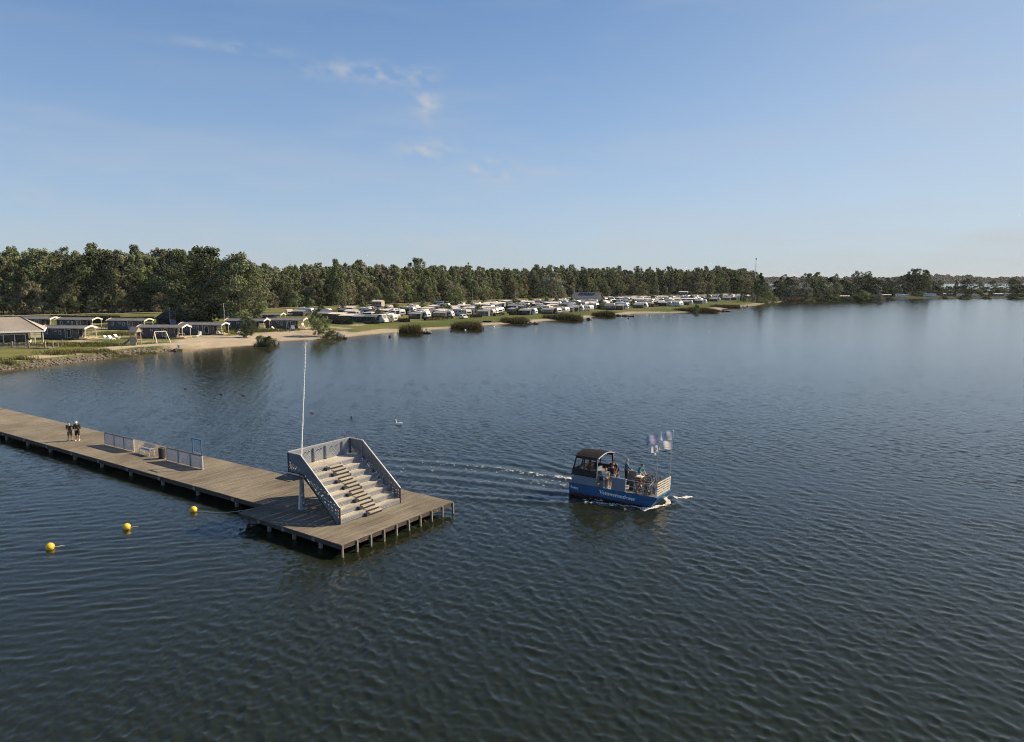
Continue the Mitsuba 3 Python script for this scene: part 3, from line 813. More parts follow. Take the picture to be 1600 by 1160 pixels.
# grey side boxes, bulwarks, rails
for y0 in (.0, WID):
    s = 1 if y0 == 0 else -1
    fadd("side_locker", box(.30, 2.12, y0 + s * .01 if s > 0 else y0 - .12, y0 + .12 if s > 0 else y0 - .01, FREE - .02, 1.44), "m_boat_grey")
    bw = fadd("bulwark", box(3.24, 4.27, y0 + s * .03 - .02, y0 + s * .03 + .02, FREE - .02, 1.74), "m_boat_grey")
    fadd("edge_trim", cat(box(4.27, 4.31, y0 + s * .03 - .03, y0 + s * .03 + .03, FREE - .02, 1.78), box(3.24, 4.27, y0 + s * .03 - .03, y0 + s * .03 + .03, 1.742, 1.78)), "m_pale_metal", bw)
    rl_ = fadd("guard_rail", bar([4.3, y0 + s * .04, 1.74], [6.5, y0 + s * .04, 1.70], .018, 7), "m_pale_metal")
    fadd("lower_rail", bar([4.3, y0 + s * .04, 1.30], [6.5, y0 + s * .04, 1.28], .014, 7), "m_pale_metal", rl_)
    fadd("boarding_rail", bar([2.2, y0 + s * .04, 1.72], [3.24, y0 + s * .04, 1.74], .018, 7), "m_pale_metal")
    for x in (4.9, 5.62, 6.2):
        fadd("stanchion", bar([x, y0 + s * .04, FREE - .02], [x, y0 + s * .04, 1.72], .02, 7), "m_pale_metal", rl_)
# the slatted bow gate
gate = fadd("bow_gate", cat(*[beam([6.50, y, FREE - .02], [6.50, y, 1.82], .05, .06) for y in (.14, WID - .14)]), "m_pale_metal", label="cream slatted gate across the bow")
for k in range(6):
    z = FREE + .08 + .168 * k
    fadd("slat", box(6.53, 6.56, .12, WID - .12, z, z + .07), "m_gate_slat", gate)
# the canopy: dark cloth with clear windows, arched roof
C0, C1, ZB, ZE = .06, 2.10, 1.42, 2.86
sidep = sg.Polygon([(C0, ZB), (C1, ZB), (C1 - .06, ZE), (C0 + .34, ZE)])
holes = [sg.Polygon([(.30, 1.96), (1.0, 1.96), (1.0, 2.68), (.46, 2.68)]), sg.Polygon([(1.10, 1.96), (1.98, 1.96), (1.95, 2.68), (1.10, 2.68)])]
for y0 in (.06, WID - .06):
    cs = fadd("canopy_side", extrude(sg.Polygon(sidep.exterior.coords, [h.exterior.coords for h in holes]), .025, ([0, y0, 0], [1, 0, 0], [0, 0, 1])), "m_canopy")
    for h in holes:
        c = np.array(h.exterior.coords)[:4]
        fadd("window", trimesh.Trimesh([[x, y0, z] for x, z in c], [[0, 1, 2], [0, 2, 3]], process=False), "m_vinyl", cs)
    fadd("pocket", box(.3, .95, y0 - .03 if y0 < 1 else y0 + .014, y0 - .014 if y0 < 1 else y0 + .03, 1.55, 1.84), "m_canopy", cs)
stern_p = sg.Polygon([(.06, 0), (WID - .06, 0), (WID - .06, 1.47), (.06, 1.47)])
sh_ = [sg.box(.3, .52, 1.4, 1.28), sg.box(1.6, .52, 2.7, 1.28)]
cb = fadd("canopy_back", extrude(sg.Polygon(stern_p.exterior.coords, [h.exterior.coords for h in sh_]), .025, ([C0, 0, ZB], [0, 1, 0], [.23, 0, .973])), "m_canopy")
for h in sh_:
    a, b, c, d = h.bounds
    fadd("window", trimesh.Trimesh([[C0 + .23 * q, p_, ZB + .973 * q] for p_, q in ((a, b), (c, b), (c, d), (a, d))], [[0, 1, 2], [0, 2, 3]], process=False), "m_vinyl", cb)
ya = np.linspace(.03, WID - .03, 15)
arch = ZE + .26 * (1 - ((ya - WID / 2) / (WID / 2)) ** 2)
rv_, rf_ = [], []
for x, dz in ((C0 + .26, -.03), (C0 + .5, .0), (1.3, .02), (C1 + .05, 0)):
    rv_ += [[x, y, z + dz] for y, z in zip(ya, arch)]
rv_ = np.array(rv_)
rv_ = np.vstack([rv_, rv_ - [0, 0, .03]])
for i in range(3):
    for j in range(14):
        a = i * 15 + j
        rf_ += [[a, a + 15, a + 16], [a, a + 16, a + 1], [a + 60, a + 76, a + 75], [a + 60, a + 61, a + 76]]
for j in range(14):
    for a in (j, 45 + j):
        rf_ += [[a, a + 1, a + 61], [a, a + 61, a + 60]]
for i in range(3):
    for a in (i * 15, i * 15 + 14):
        rf_ += [[a, a + 15, a + 75], [a, a + 75, a + 60]]
fadd("canopy_roof", trimesh.Trimesh(rv_, rf_, process=False), "m_canopy_roof", smooth=35)
for y in (.06, WID - .06):
    fadd("canopy_post", bar([C1, y, FREE], [C1 - .02, y, ZE], .03, 8), "m_pale_metal")
fadd("front_bow", cat(*[bar([C1 + .06, ya[i], arch[i] - .02], [C1 + .06, ya[i + 1], arch[i + 1] - .02], .032, 8) for i in range(14)]), "m_pale_metal")
fadd("helm_console", cat(box(1.45, 1.85, 1.2, 2.2, FREE, 1.75), box(1.5, 1.6, 1.3, 2.1, 1.75, 1.95)), "m_boat_grey")
fadd("helm_seat", cat(box(.75, 1.15, 1.35, 1.85, FREE + .40, FREE + .52), box(.7, .78, 1.35, 1.85, FREE + .52, FREE + 1.0), box(.85, 1.05, 1.5, 1.7, FREE, FREE + .4)), "m_charcoal")
for y in (.35, 2.3):
    fadd("side_bench", box(2.2, 2.75, y, y + .42, FREE - .02, FREE + .42), "m_boat_grey")
# flag staffs and flags
for k, (y, zt) in enumerate(((.05, 5.22), (WID - .05, 5.12))):
    st = thing("flag_staff", ("thin flag staff at the near bow corner of the ferry", "thin flag staff at the far bow corner of the ferry")[k], "flag staff")
    add("pole", place(bar([6.44, y, FREE - .02], [6.44, y, zt], .022, 8), FM), "m_pale_metal", st)
    add("finial", place(man(sph((6.44, y, zt), .035, 10)), FM), "m_pale_metal", st)


def flag(label, k, ztop, w, h, paint, droop=.12, seed=0, tri=False, shear=0.0):
    y = (.05, WID - .05)[k]
    base = (FM @ [6.44, y, ztop, 1])[:3]
    nu, nv = 18, 10
    u, v = np.meshgrid(np.linspace(0, 1, nu), np.linspace(0, 1, nv), indexing="ij")
    X = -u * w * .97
    Y = .07 * w * np.sin(u * 7.5 + v * 1.2 + seed) * u ** .6 + .25 * u * w * (.2 if seed % 2 else -.15)
    Z = -v * h * ((1 - .85 * u) if tri else 1) - droop * u ** 1.5 * w + shear * u + .03 * np.sin(u * 9 + seed) * h
    P = np.stack([X - .02, Y, Z], -1).reshape(-1, 3) + base
    c = paint(u, v).reshape(-1, 3)
    i, j = np.meshgrid(np.arange(nu - 1), np.arange(nv - 1), indexing="ij")
    a = (i * nv + j).ravel()
    f = np.vstack([np.c_[a, a + nv, a + nv + 1], np.c_[a, a + nv + 1, a + 1]])
    f_ = thing("flag", label, "flag")
    add("cloth", (P, f), "m_flag", f_, smooth=True, color=np.clip(c, 0, 1))


def blend(a, b, t):
    return np.array(a) * (1 - t[..., None]) + np.array(b) * t[..., None]


def nuv(u, v, s, seed):
    return meshkit.fbm(np.stack([u * s, v * s * .6, u * 0], -1), 3, seed)


flag("navy flag with a pale band of print at the near bow staff", 0, 5.18, .88, .64,
     lambda u, v: blend((.30, .33, .48), (.76, .77, .80), np.clip((.5 - np.abs(v - .52) * 3.4), 0, 1) * np.clip((nuv(u, v, 13, 3) - .3) * 4, 0, 1) * (np.abs(u - .5) < .46)), .10, 2)
flag("small tattered white flag with a dark ring, below the navy flag", 0, 4.47, .46, .44,
     lambda u, v: blend((.62, .63, .66), (.10, .12, .16), ((np.hypot((u - .42) * 1.1, v - .6) < .26) & (np.hypot((u - .42) * 1.1, v - .6) > .13)).astype(float)), .18, 5, tri=False, shear=-.05)
flag("tiny white pennant lowest on the near bow staff", 0, 3.95, .22, .16, lambda u, v: blend((.7, .7, .72), (.1, .12, .16), ((np.abs(v - .5) < .18) & (u < .6)).astype(float)), .1, 7)
flag("pale blue and white picture flag at the top of the far bow staff", 1, 5.05, .86, .62,
     lambda u, v: blend(blend((.60, .66, .74), (.22, .36, .56), np.clip(nuv(u, v, 5, 9) * 1.8 - .45, 0, 1) * np.clip(u * 1.8, 0, 1)), (.30, .25, .22), np.clip(1 - np.hypot((u - .30) * 4.0, (v - .62) * 1.7), 0, 1)), .02, 4)
flag("plain white flag under the picture flag on the far bow staff", 1, 4.36, .90, .60,
     lambda u, v: blend((.70, .69, .68), (.34, .34, .36), ((np.abs(v - .8) < .05) & (nuv(u, v, 22, 6) > .5) & (np.abs(u - .45) < .3)).astype(float) * .8), .04, 3)


# bicycles: one built with its parts, the others copies of it
def torus(c, R, r, n=20, k=6):
    return place(trimesh.creation.torus(R, r, major_sections=n, minor_sections=k), np.array([[1, 0, 0, c[0]], [0, 0, -1, c[1]], [0, 1, 0, c[2]], [0, 0, 0, 1.0]]))


def tubes(segs, r):
    return cat(*[bar(a, b, r, 6) for a, b in segs])


W0, W1, BB, HT, ST = (-.53, 0, .35), (.55, 0, .35), (-.08, 0, .29), (.36, 0, .86), (-.24, 0, .80)
BIKE = {"wheel": ("black", torus(W0, .335, .02)), "wheel_001": ("black", torus(W1, .335, .02)),
        "saddle": ("black", man(m3.Manifold.batch_hull([sph((-.36, .07, .95), .035, 8), sph((-.36, -.07, .95), .035, 8), sph((-.12, 0, .96), .025, 8)]))),
        "handlebar": ("dark_steel", tubes([((.33, 0, 1.05), (.33, 0, .86)), ((.33, -.1, 1.06), (.33, .1, 1.06)), ((.33, .1, 1.06), (.18, .28, 1.08)), ((.33, -.1, 1.06), (.18, -.28, 1.08))], .013)),
        "luggage_rack": ("dark_steel", tubes([((-.75, .06, .74), (-.3, .06, .74)), ((-.75, -.06, .74), (-.3, -.06, .74)), ((-.62, .08, .74), (-.53, .05, .36)), ((-.62, -.08, .74), (-.53, -.05, .36)), ((-.75, .06, .74), (-.75, -.06, .74))], .009)),
        "crank": ("dark_steel", tubes([((-.08, .06, .29), (.06, .09, .22)), ((-.08, -.06, .29), (-.22, -.09, .36)), ((.06, .09, .22), (.06, .17, .22)), ((-.22, -.09, .36), (-.22, -.17, .36))], .012)),
        "spokes": ("dark_steel", tubes([((w[0] + .32 * math.cos(a), 0, w[2] + .32 * math.sin(a)), (w[0] - .32 * math.cos(a), 0, w[2] - .32 * math.sin(a))) for w in (W0, W1) for a in np.arange(0, math.pi, math.pi / 6)], .004)),
        "mudguard": ("dark_steel", tubes([((w[0] + .37 * math.cos(a), 0, w[2] + .37 * math.sin(a)), (w[0] + .37 * math.cos(a + .35), 0, w[2] + .37 * math.sin(a + .35))) for w in (W0, W1) for a in np.arange(.3, 2.8, .35)], .016))}
FRAME = tubes([(BB, (.40, 0, .72)), (BB, ST), (ST, (-.25, 0, .93)), ((-.2, 0, .66), HT), (BB, W0), ((-.2, .03, .7), W0), ((.36, 0, .9), (.42, 0, .66)), ((.42, .045, .66), (.55, .05, .35)), ((.42, -.045, .66), (.55, -.05, .35))], .02)
BIKE_PLY = {k: mikit.ply(m, "m_" + mt) for k, (mt, m) in BIKE.items()}
FRAMES = {c: mikit.ply(FRAME, "m_" + c) for c in ("maroon", "black", "pale_blue", "charcoal", "steel_blue", "stripe")}
spots = [(5.00, .55, 98, "maroon", "dark red bicycle parked nearest the ferry's grey bulwark"), (5.28, .60, 84, "maroon", "second dark red bicycle from the ferry's grey bulwark"), (5.62, .62, 95, "black", "black bicycle by the near rail, right of the two dark red ones"),
         (5.98, .6, 88, "pale_blue", "pale framed bicycle by the near rail behind the bow gate"), (5.25, 1.75, 92, "charcoal", "charcoal bicycle amidships, leftmost of the middle row"), (5.62, 1.85, 85, "stripe", "grey bicycle in the middle of the bow deck"),
         (5.95, 1.8, 96, "black", "black bicycle close behind the bow gate, middle row"), (5.5, 2.5, 90, "steel_blue", "blue bicycle leaning at the far rail"), (6.15, 2.35, 82, "black", "black bicycle in the far corner by the bow gate"), (5.80, 1.25, 94, "charcoal", "charcoal bicycle between the near and middle rows"), (6.25, 1.3, 87, "black", "black bicycle pressed against the middle of the bow gate"), (5.1, 2.45, 97, "black", "black bicycle at the far rail beside the teal shirted passenger")]
for x, y, a, c, lab in spots:
    t = thing("bicycle", lab, "bicycle", "bicycles on the ferry")
    M = FM @ frame2((x, y), math.radians(a), FREE - .022) @ np.array([[1, 0, 0, 0], [0, 1, .08, 0], [0, 0, 1, .0], [0, 0, 0, 1.0]])
    scene[t + "__frame"] = {**FRAMES[c], "to_world": T4(M.tolist())}
    for k, d in BIKE_PLY.items():
        scene[t + "__" + k] = {**d, "to_world": T4(M.tolist())}
bg = thing("pannier_bag", "rust brown saddle bag with pale lid beside the ferry passenger in teal", "bag")
for y in (1.15, 1.5):
    add("pouch", place(man(m3.Manifold.batch_hull([sph((x, y + d, z), .07, 10) for x in (4.62, 4.98) for d in (-.06, .06) for z in (FREE + .52, FREE + .84)])), FM), "m_rust", bg, smooth=40)
add("lid", place(man(m3.Manifold.batch_hull([sph((x, y, FREE + .93), .045, 10) for x in (4.60, 5.0) for y in (1.1, 1.6)])), FM), "m_cream", bg, smooth=40)
add("strap", place(cat(beam([4.8, 1.0, FREE + .6], [4.8, 1.0, FREE + .95], .05, .02), beam([4.8, 1.7, FREE + .6], [4.8, 1.7, FREE + .95], .05, .02), bar([4.75, 1.3, FREE], [4.75, 1.3, FREE + .5], .03)), FM), "m_dark_steel", bg)


def aboard(x, y, face, z=FREE - .02):
    return FM @ frame2((x, y), math.radians(face) - math.pi / 2, z)


sit = dict(hipL=(.1, .0, .52), hipR=(-.1, .0, .52), pelvis=(0, -.02, .56), waist=(0, -.04, .70), chest=(0, -.02, .93), neck=(0, 0, 1.10), head=(0, .04, 1.255), shL=(.185, 0, 1.04), shR=(-.185, 0, 1.04),
           kneeL=(.13, .43, .50), kneeR=(-.13, .43, .50), ankL=(.13, .42, .085), ankR=(-.13, .40, .085), toeL=(.14, .58, .035), toeR=(-.14, .56, .035), elL=(.24, .08, .78), elR=(-.24, .08, .78), wrL=(.16, .32, .62), wrR=(-.16, .32, .62))
person("helmsman with red hair seated behind the clear window of the ferry canopy", aboard(.98, 1.55, 10), sit, "rust", "charcoal", "hair_red", H=1.76)
person("passenger in pale top and shorts seated just in front of the ferry canopy", aboard(2.52, .62, -60), sit, "light_cloth", "khaki", "hair_grey", H=1.72)
person("passenger in navy shirt and pale shorts standing behind the others on the ferry", aboard(2.75, 1.5, -100), dict(elL=(.27, .02, 1.14), wrL=(.2, .2, 1.0)), "navy", "light_cloth", "hair_dark", H=1.80)
person("red haired passenger in charcoal top and brown shorts at the ferry's near side", aboard(3.05, .55, 150), dict(elR=(-.27, .03, 1.15), wrR=(-.22, .2, .98), head=(.02, .06, 1.62)), "charcoal", "khaki", "hair_red", H=1.78)
person("tall passenger in blue jacket and navy trousers at the ferry's far side", aboard(3.35, 2.45, 20), dict(elL=(.24, .14, 1.2), wrL=(.16, .32, 1.08)), "steel_blue", "navy", "hair_grey", H=1.86, trousers=True, sleeves=1.5, shoes="black")
person("passenger in teal shirt leaning to the bicycles on the ferry", aboard(4.35, 2.3, -15), dict(waist=(0, .04, 1.09), chest=(0, .11, 1.29), neck=(0, .2, 1.43), head=(0, .28, 1.565), shL=(.185, .15, 1.38), shR=(-.185, .15, 1.38), elL=(.22, .33, 1.15), wrL=(.15, .5, 1.0), elR=(-.22, .33, 1.15), wrR=(-.15, .5, 1.0)), "teal", "light_cloth", "hair_dark", H=1.76)

person("passenger in maroon jacket seated on the far bench of the ferry", aboard(2.55, 2.5, -100), sit, "maroon", "navy", "hair_grey", H=1.70)
person("passenger in black top standing close to the ferry's canopy post", aboard(2.45, 1.95, -40), dict(elR=(-.27, .05, 1.15), wrR=(-.1, .22, 1.1)), "charcoal", "steel_blue", "hair_dark", H=1.74, trousers=True)
person("passenger in pale shirt seated behind the aft clear window of the ferry canopy", aboard(.62, .75, 5), sit, "pale_blue", "charcoal", "hair_dark", H=1.74)
for x, y, m_, lab in ((2.35, .38, "steel_blue", "blue rucksack on the ferry's near side bench"), (4.42, .9, "charcoal", "black rucksack on the ferry deck behind the bulwark"), (3.9, .35, "rust", "rust brown bag against the ferry's near bulwark")):
    t = thing("rucksack", lab, "bag")
    z = FREE + (.42 if x < 3 else 0)
    add("sack", place(man(m3.Manifold.batch_hull([sph((x + a, y + b, z + c), .07, 10) for a in (-.1, .1) for b in (-.05, .05) for c in (.07, .36)])), FM), "m_" + m_, t, smooth=40)
    add("pocket", place(man(m3.Manifold.batch_hull([sph((x + a, y - .13, z + c), .04, 8) for a in (-.08, .08) for c in (.08, .2)])), FM), "m_black", t, smooth=40)

# ------------------------------------------------------------------ foam: bow wave, hull wash, wake
fr = np.random.default_rng(21)


def foam_patch(pts):
    """Small irregular flakes lying on the water: (x, y, radius, stretch, angle)."""
    V, F, n0 = [], [], 0
    P = np.array(pts)
    Z = water_z(P[:, 0], P[:, 1])
    for (x, y, r, st, a), z in zip(P, Z):
        n = fr.integers(5, 8)
        th = np.linspace(0, 2 * np.pi, n, endpoint=False) + fr.uniform(-.3, .3, n)
        rr = r * fr.uniform(.5, 1.1, n)
        lx, ly = rr * np.cos(th) * st, rr * np.sin(th)
        X, Y = x + lx * math.cos(a) - ly * math.sin(a), y + lx * math.sin(a) + ly * math.cos(a)
        zz = water_z(X, Y) + .012
        hgt = z + .012 + r * fr.uniform(.15, .4)
        V += [[x, y, hgt]] + [[p, q, w] for p, q, w in zip(X, Y, zz)]
        F += [[n0, n0 + 1 + i, n0 + 1 + (i + 1) % n] for i in range(n)]
        n0 += n + 1
    return trimesh.Trimesh(V, F, process=False)


def F2(bx, by):
    return BO + B1 * bx + B2 * by


pts = []
for t in fr.beta(1.2, 1.2, 280):                       # the white curl under the bow and out to both sides
    by = -.75 + 4.6 * t
    bx = 6.35 + .55 * math.exp(-((by - 1.5) / 1.0) ** 2) - .10 * abs(by - 1.5) ** 1.6 + fr.normal(0, .09)
    pts.append((*F2(bx, by), fr.uniform(.03, .10), fr.uniform(1, 2.4), BA + 1.57 + (by - 1.5) * .3))
for t in fr.random(110) ** 1.3:                        # wash along the near side
    bx = 6.1 - 4.6 * t
    pts.append((*F2(bx, -.35 - .30 * t * 2 + fr.normal(0, .08 + .18 * t)), fr.uniform(.02, .075), fr.uniform(1.2, 3.2), BA + fr.normal(0, .2)))
for t in fr.random(90):
    pts.append((*F2(6.9 + .9 * t + fr.normal(0, .08), 3.0 + 1.0 * t + fr.normal(0, .1)), fr.uniform(.03, .08), 1.8, BA + .6))
fo = foam_patch(pts)
tag(add("bow_foam", fo, "m_foam"), "white foam of the bow wave around the ferry", "foam", kind="stuff")
pts = []
line = np.array([(4.5, 53.98), (3.24, 54.71), (1.95, 55.46), (0.1, 56.33), (-1.16, 57.12), (-3.47, 57.73), (-6.82, 59.1), (-10.54, 59.81)])
line2 = np.array([(4.26, 52.24), (1.68, 53.36), (-0.5, 54.07), (-3.04, 54.71)])
for L_, n, w0 in ((line, 120, .12), (line2, 30, .3)):
    seg = np.linalg.norm(np.diff(L_, axis=0), axis=1); cum = np.r_[0, np.cumsum(seg)]
    for t in fr.random(n) ** 1.9:
        s_ = t * cum[-1]; i = min(np.searchsorted(cum, s_, side="right") - 1, len(seg) - 1)
        q = L_[i] + (L_[i + 1] - L_[i]) * (s_ - cum[i]) / seg[i]
        pts.append((q[0] + fr.normal(0, w0 + .25 * t), q[1] + fr.normal(0, w0 + .25 * t), fr.uniform(.02, .085) * (1.2 - .75 * t), fr.uniform(1.2, 3.4), math.radians(155) + fr.normal(0, .25)))
wp = np.array(WAKE.exterior.coords)
for _ in range(650):
    q = fr.uniform(wp.min(0), wp.max(0))
    if WAKE.contains(sg.Point(q)) and nz(q[:1], q[1:2], .9, 12)[0] > .60 - .10 * np.clip((q[0] + 4) / 8, -1, 1):
        pts.append((*q, fr.uniform(.012, .05), fr.uniform(1.2, 3.5), math.radians(155) + fr.normal(0, .3)))
tag(add("wake_foam", foam_patch(pts), "m_foam"), "broken white foam in the wake behind the ferry", "foam", kind="stuff")

# ------------------------------------------------------------------ birds
def bird(label, cat_, q, face, s, white):
    t = thing("swan" if white else "duck", label, cat_, None if white else "ducks on the water left of the flagpole")
    M = frame2(q, face, float(water_z(*q)[0])) @ np.diag([s, s, s, 1.0])
    neck = [(.30, .13, .10), (.40, .30, .07), (.38, .50, .05), (.40, .66, .05), (.47, .72, .06)] if white else [(.28, .16, .1), (.36, .28, .08), (.40, .36, .08)]
    parts = limb(((-.38, 0, .12), .10), ((-.1, 0, .08), .24), ((.22, 0, .07), .19), ((.33, 0, .1), .10)) + limb(((-.38, 0, .12), .10), ((-.62, 0, .24), .03)) + limb(*[((x, 0, z), r) for x, z, r in neck])
    add("body", place(soft(union(parts), .06, 4), M), "m_swan_white" if white else "m_duck_dark", t, smooth=True)
    x, z = neck[-1][0], neck[-1][1]
    add("bill", place(man(m3.Manifold.batch_hull([sph((x + .05, 0, z - .01), .03, 8), sph((x + .16, 0, z - .05), .014, 8)])), M), "m_beak", t, smooth=40)
    for y in (-.15, .15):
        add("wing", place(man(m3.Manifold.batch_hull([sph((.15, y, .16), .10, 10, (1, .7, 1)), sph((-.2, y * 1.1, .24), .12, 10, (1, .6, 1)), sph((-.52, y * .5, .28), .04, 8)])), M), "m_swan_white" if white else "m_duck_dark", t, smooth=40)


bird("white swan swimming on open water behind the stepped stand", "swan", (-12.19, 75.1), math.radians(165), .75, True)
for (q, lab) in (((-18.17, 79.0), "small dark duck swimming nearest the swan"), ((-23.42, 81.8), "dark duck swimming just right of the flagpole"), ((-36.04, 94.3), "dark duck swimming, left of the flagpole and nearest it"), ((-39.57, 95.4), "dark duck swimming out from the beach, second from the flagpole"), ((-46.71, 100.5), "dark duck swimming out from the beach, third from the flagpole"), ((-38.65, 98.2), "dark duck swimming behind another duck, farthest from the jetty")):
    bird(lab, "duck", q, rg.uniform(0, 6.28), .45, False)

# ------------------------------------------------------------------ trees: a few kinds, each a trunk with limbs and a crown of leaf clumps
def leaf_cloud(r, centres, radii, n_leaf, leaf, tone, flat=.8):
    """Leaf-sized rhombs spread over clumps; returns vertices, faces, colours."""
    k = len(centres)
    C = np.repeat(np.arange(k), n_leaf)
    d = r.normal(size=(k * n_leaf, 3)); d[:, 2] = d[:, 2] * flat + .15
    d /= np.linalg.norm(d, axis=1, keepdims=True)
    pos = centres[C] + d * (radii[C] * r.uniform(.45, 1.12, len(C)))[:, None] * np.array([1, 1, flat])
    nrm = d + r.normal(size=d.shape) * .38
    nrm /= np.linalg.norm(nrm, axis=1, keepdims=True)
    a = np.cross(nrm, r.normal(size=d.shape)); a /= np.linalg.norm(a, axis=1, keepdims=True)
    b = np.cross(nrm, a)
    s = leaf * r.uniform(.55, 1.25, len(C))[:, None]
    V = np.stack([pos + a * s, pos + b * s * .62, pos - a * s, pos - b * s * .62], 1).reshape(-1, 3)
    i = np.arange(len(C)) * 4
    F = np.vstack([np.c_[i, i + 1, i + 2], np.c_[i, i + 2, i + 3]])
    tone = np.array(tone)
    ct = r.uniform(.72, 1.3, (k, 1)) * (1 + r.normal(0, .07, (k, 3)))
    col = tone * ct[C] * r.uniform(.75, 1.25, (len(C), 1))
    return V, F, np.clip(np.repeat(col, 4, 0), .004, .5)


def crown(seed, h, rad, base, k, n_leaf, leaf, tone, shape="tall", cl=.3):
    r = np.random.default_rng(seed)
    t = r.beta(1.25, 1.15, k)
    if shape == "tall":
        prof = np.sin(np.pi * (t * .85 + .10)) ** .6
    elif shape == "cone":
        prof = (1 - t) ** .8 * .95 + .08
    else:
        prof = np.sqrt(np.clip(1 - (2 * t - .85) ** 2, .05, 1))
    a = r.uniform(0, 2 * np.pi, k)
    lob = 1 + .28 * np.sin(a * 2 + seed) + .2 * np.sin(a * 3 + seed * 2.1)
    q = rad * prof * lob * np.sqrt(r.uniform(.18, 1.0, k))
    cen = np.c_[q * np.cos(a), q * np.sin(a), base + (h - base) * t]
    rr = rad * cl * r.uniform(.6, 1.3, k) * (.45 + .55 * prof) * (1 - .3 * t if shape == "tall" else 1)
    return leaf_cloud(r, cen, rr * 1.08, n_leaf, leaf, tone, 1.45 if shape == "tall" else .85), cen


def trunk(seed, h, r0, cen, n=9):
    r = np.random.default_rng(seed + 500)
    ps = [np.array([0, 0, -1.2])]
    for i in range(1, 6):
        ps.append(np.array([r.normal(0, .012) * h, r.normal(0, .012) * h, h * .9 * i / 5]))
    ms = [bar(a, b, r0 * (1 - .17 * i), 8, r0 * (1 - .17 * (i + 1))) for i, (a, b) in enumerate(zip(ps[:-1], ps[1:]))]
    for c in cen[r.choice(len(cen), min(n, len(cen)), replace=False)]:
        z0 = max(h * .12, c[2] - .25 * h * r.uniform(.4, 1))
        p0 = np.array([0, 0, z0]); mid = (p0 + c) / 2 + [0, 0, -.03 * h]
        ms += [bar(p0, mid, r0 * .36, 6, r0 * .24), bar(mid, c, r0 * .24, 6, r0 * .08)]
    return cat(*ms)


KINDS = {}


def kind(name, seed, h, rad, base, k, n_leaf, leaf, tone, shape="tall", cl=.3, r0=.22, bark="m_bark"):
    (V, F, C), cen = crown(seed, h, rad, base, k, n_leaf, leaf, tone, shape, cl)
    scene["kind_" + name] = {"type": "shapegroup", "trunk": mikit.ply(trunk(seed, h, r0, cen), bark), "crown": mikit.ply((V, F), "m_leaf", color=C)}
    KINDS[name] = h


GREEN, OLIVE, DARK, GREY, BROWN, LIGHT = (.148, .190, .098), (.172, .192, .112), (.070, .092, .052), (.215, .232, .175), (.178, .178, .122), (.178, .220, .098)
for i in range(4):
    kind(f"poplar_{i}", 30 + i, 24, 3.6 + .3 * i, 3.0, 88, 92, .31, (GREEN, OLIVE, GREEN, OLIVE)[i], "tall", .38)
for i in range(2):
    kind(f"greyish_{i}", 40 + i, 22, 4.2, 2.0, 62, 74, .39, (BROWN, GREY)[i], "tall", .33)
for i in range(3):
    kind(f"edge_{i}", 50 + i, 13, 4.2, .8, 50, 100, .29, (OLIVE, BROWN, LIGHT)[i], "round", .36, .15)
kind("dark_0", 60, 17, 5.5, 1.0, 66, 110, .32, DARK, "round", .34, .3)
kind("dark_1", 61, 12, 2.6, .5, 48, 46, .36, DARK, "cone", .42, .15)
kind("willow_0", 62, 14, 5.2, .8, 66, 110, .28, GREY, "round", .32, .25)
kind("round_0", 63, 10, 4.0, 1.4, 46, 50, .36, GREEN, "round", .36, .18)
kind("round_1", 64, 9, 3.8, 1.0, 46, 50, .34, LIGHT, "round", .36, .18)
kind("bush_0", 65, 4, 2.6, .1, 34, 46, .24, OLIVE, "round", .4, .08)
kind("bush_1", 66, 4, 2.6, .1, 34, 46, .24, DARK, "round", .4, .08)
kind("bush_2", 67, 4, 2.8, .1, 34, 46, .24, LIGHT, "round", .4, .08)
kind("giant_dark", 68, 25, 10.5, 1.0, 200, 84, .37, DARK, "round", .23, .6)
kind("giant_grey", 69, 20, 8.5, .6, 180, 84, .33, (.140, .172, .100), "round", .24, .5)
kind("sparse_0", 70, 25, 4.6, 8.0, 40, 36, .5, GREEN, "round", .30, .3)

tr = np.random.default_rng(77)


def tree(k, q, h, label, name="tree", cat_="tree", group=None, wide=1.0, sink=0.0, zb=None):
    key = thing(name, label, cat_, group)
    s = h / KINDS[k]
    z = gz(*q) if zb is None else zb
    scene[key] = {"type": "instance", "shapegroup": {"type": "ref", "id": "kind_" + k}, "to_world": T4().translate([float(q[0]), float(q[1]), z - sink]).rotate([0, 0, 1], float(tr.uniform(0, 360))).scale([s * wide, s * wide, s])}
    return key


# the wood behind the dyke road
EDGE = sg.LineString([(-330, 228), (-250, 240), (-192.3, 267.4), (-162.5, 278.2), (-131.6, 292.9), (-103.7, 339.6), (-68.5, 381.6), (-31.75, 442.5), (18.52, 516.5), (106.4, 593.6), (150, 612), (212, 650), (250, 700)])
L = EDGE.length


def off_edge(s, d):
    p = EDGE.interpolate(s); q = EDGE.interpolate(min(s + 4, L)); o = EDGE.interpolate(max(s - 4, 0))
    t = np.array([q.x - o.x, q.y - o.y]); t /= np.linalg.norm(t)
    return np.array([p.x, p.y]) + d * np.array([-t[1], t[0]])


def wood_label(q, kindname):
    u = q[0] / q[1]
    part = next(n for lim, n in ((-.60, "behind the pavilion"), (-.47, "behind the left chalets"), (-.36, "behind the huge dark tree"), (-.24, "behind the leftmost awnings"), (-.13, "behind the left caravans"), (-.02, "behind the tall wooden pole"), (.07, "behind the pale grey willow"),
                                 (.17, "behind the solar roofed building"), (.25, "behind the far caravans"), (9, "at its right end")) if u < lim)
    return kindname + " " + part, "wood: " + kindname + " " + part


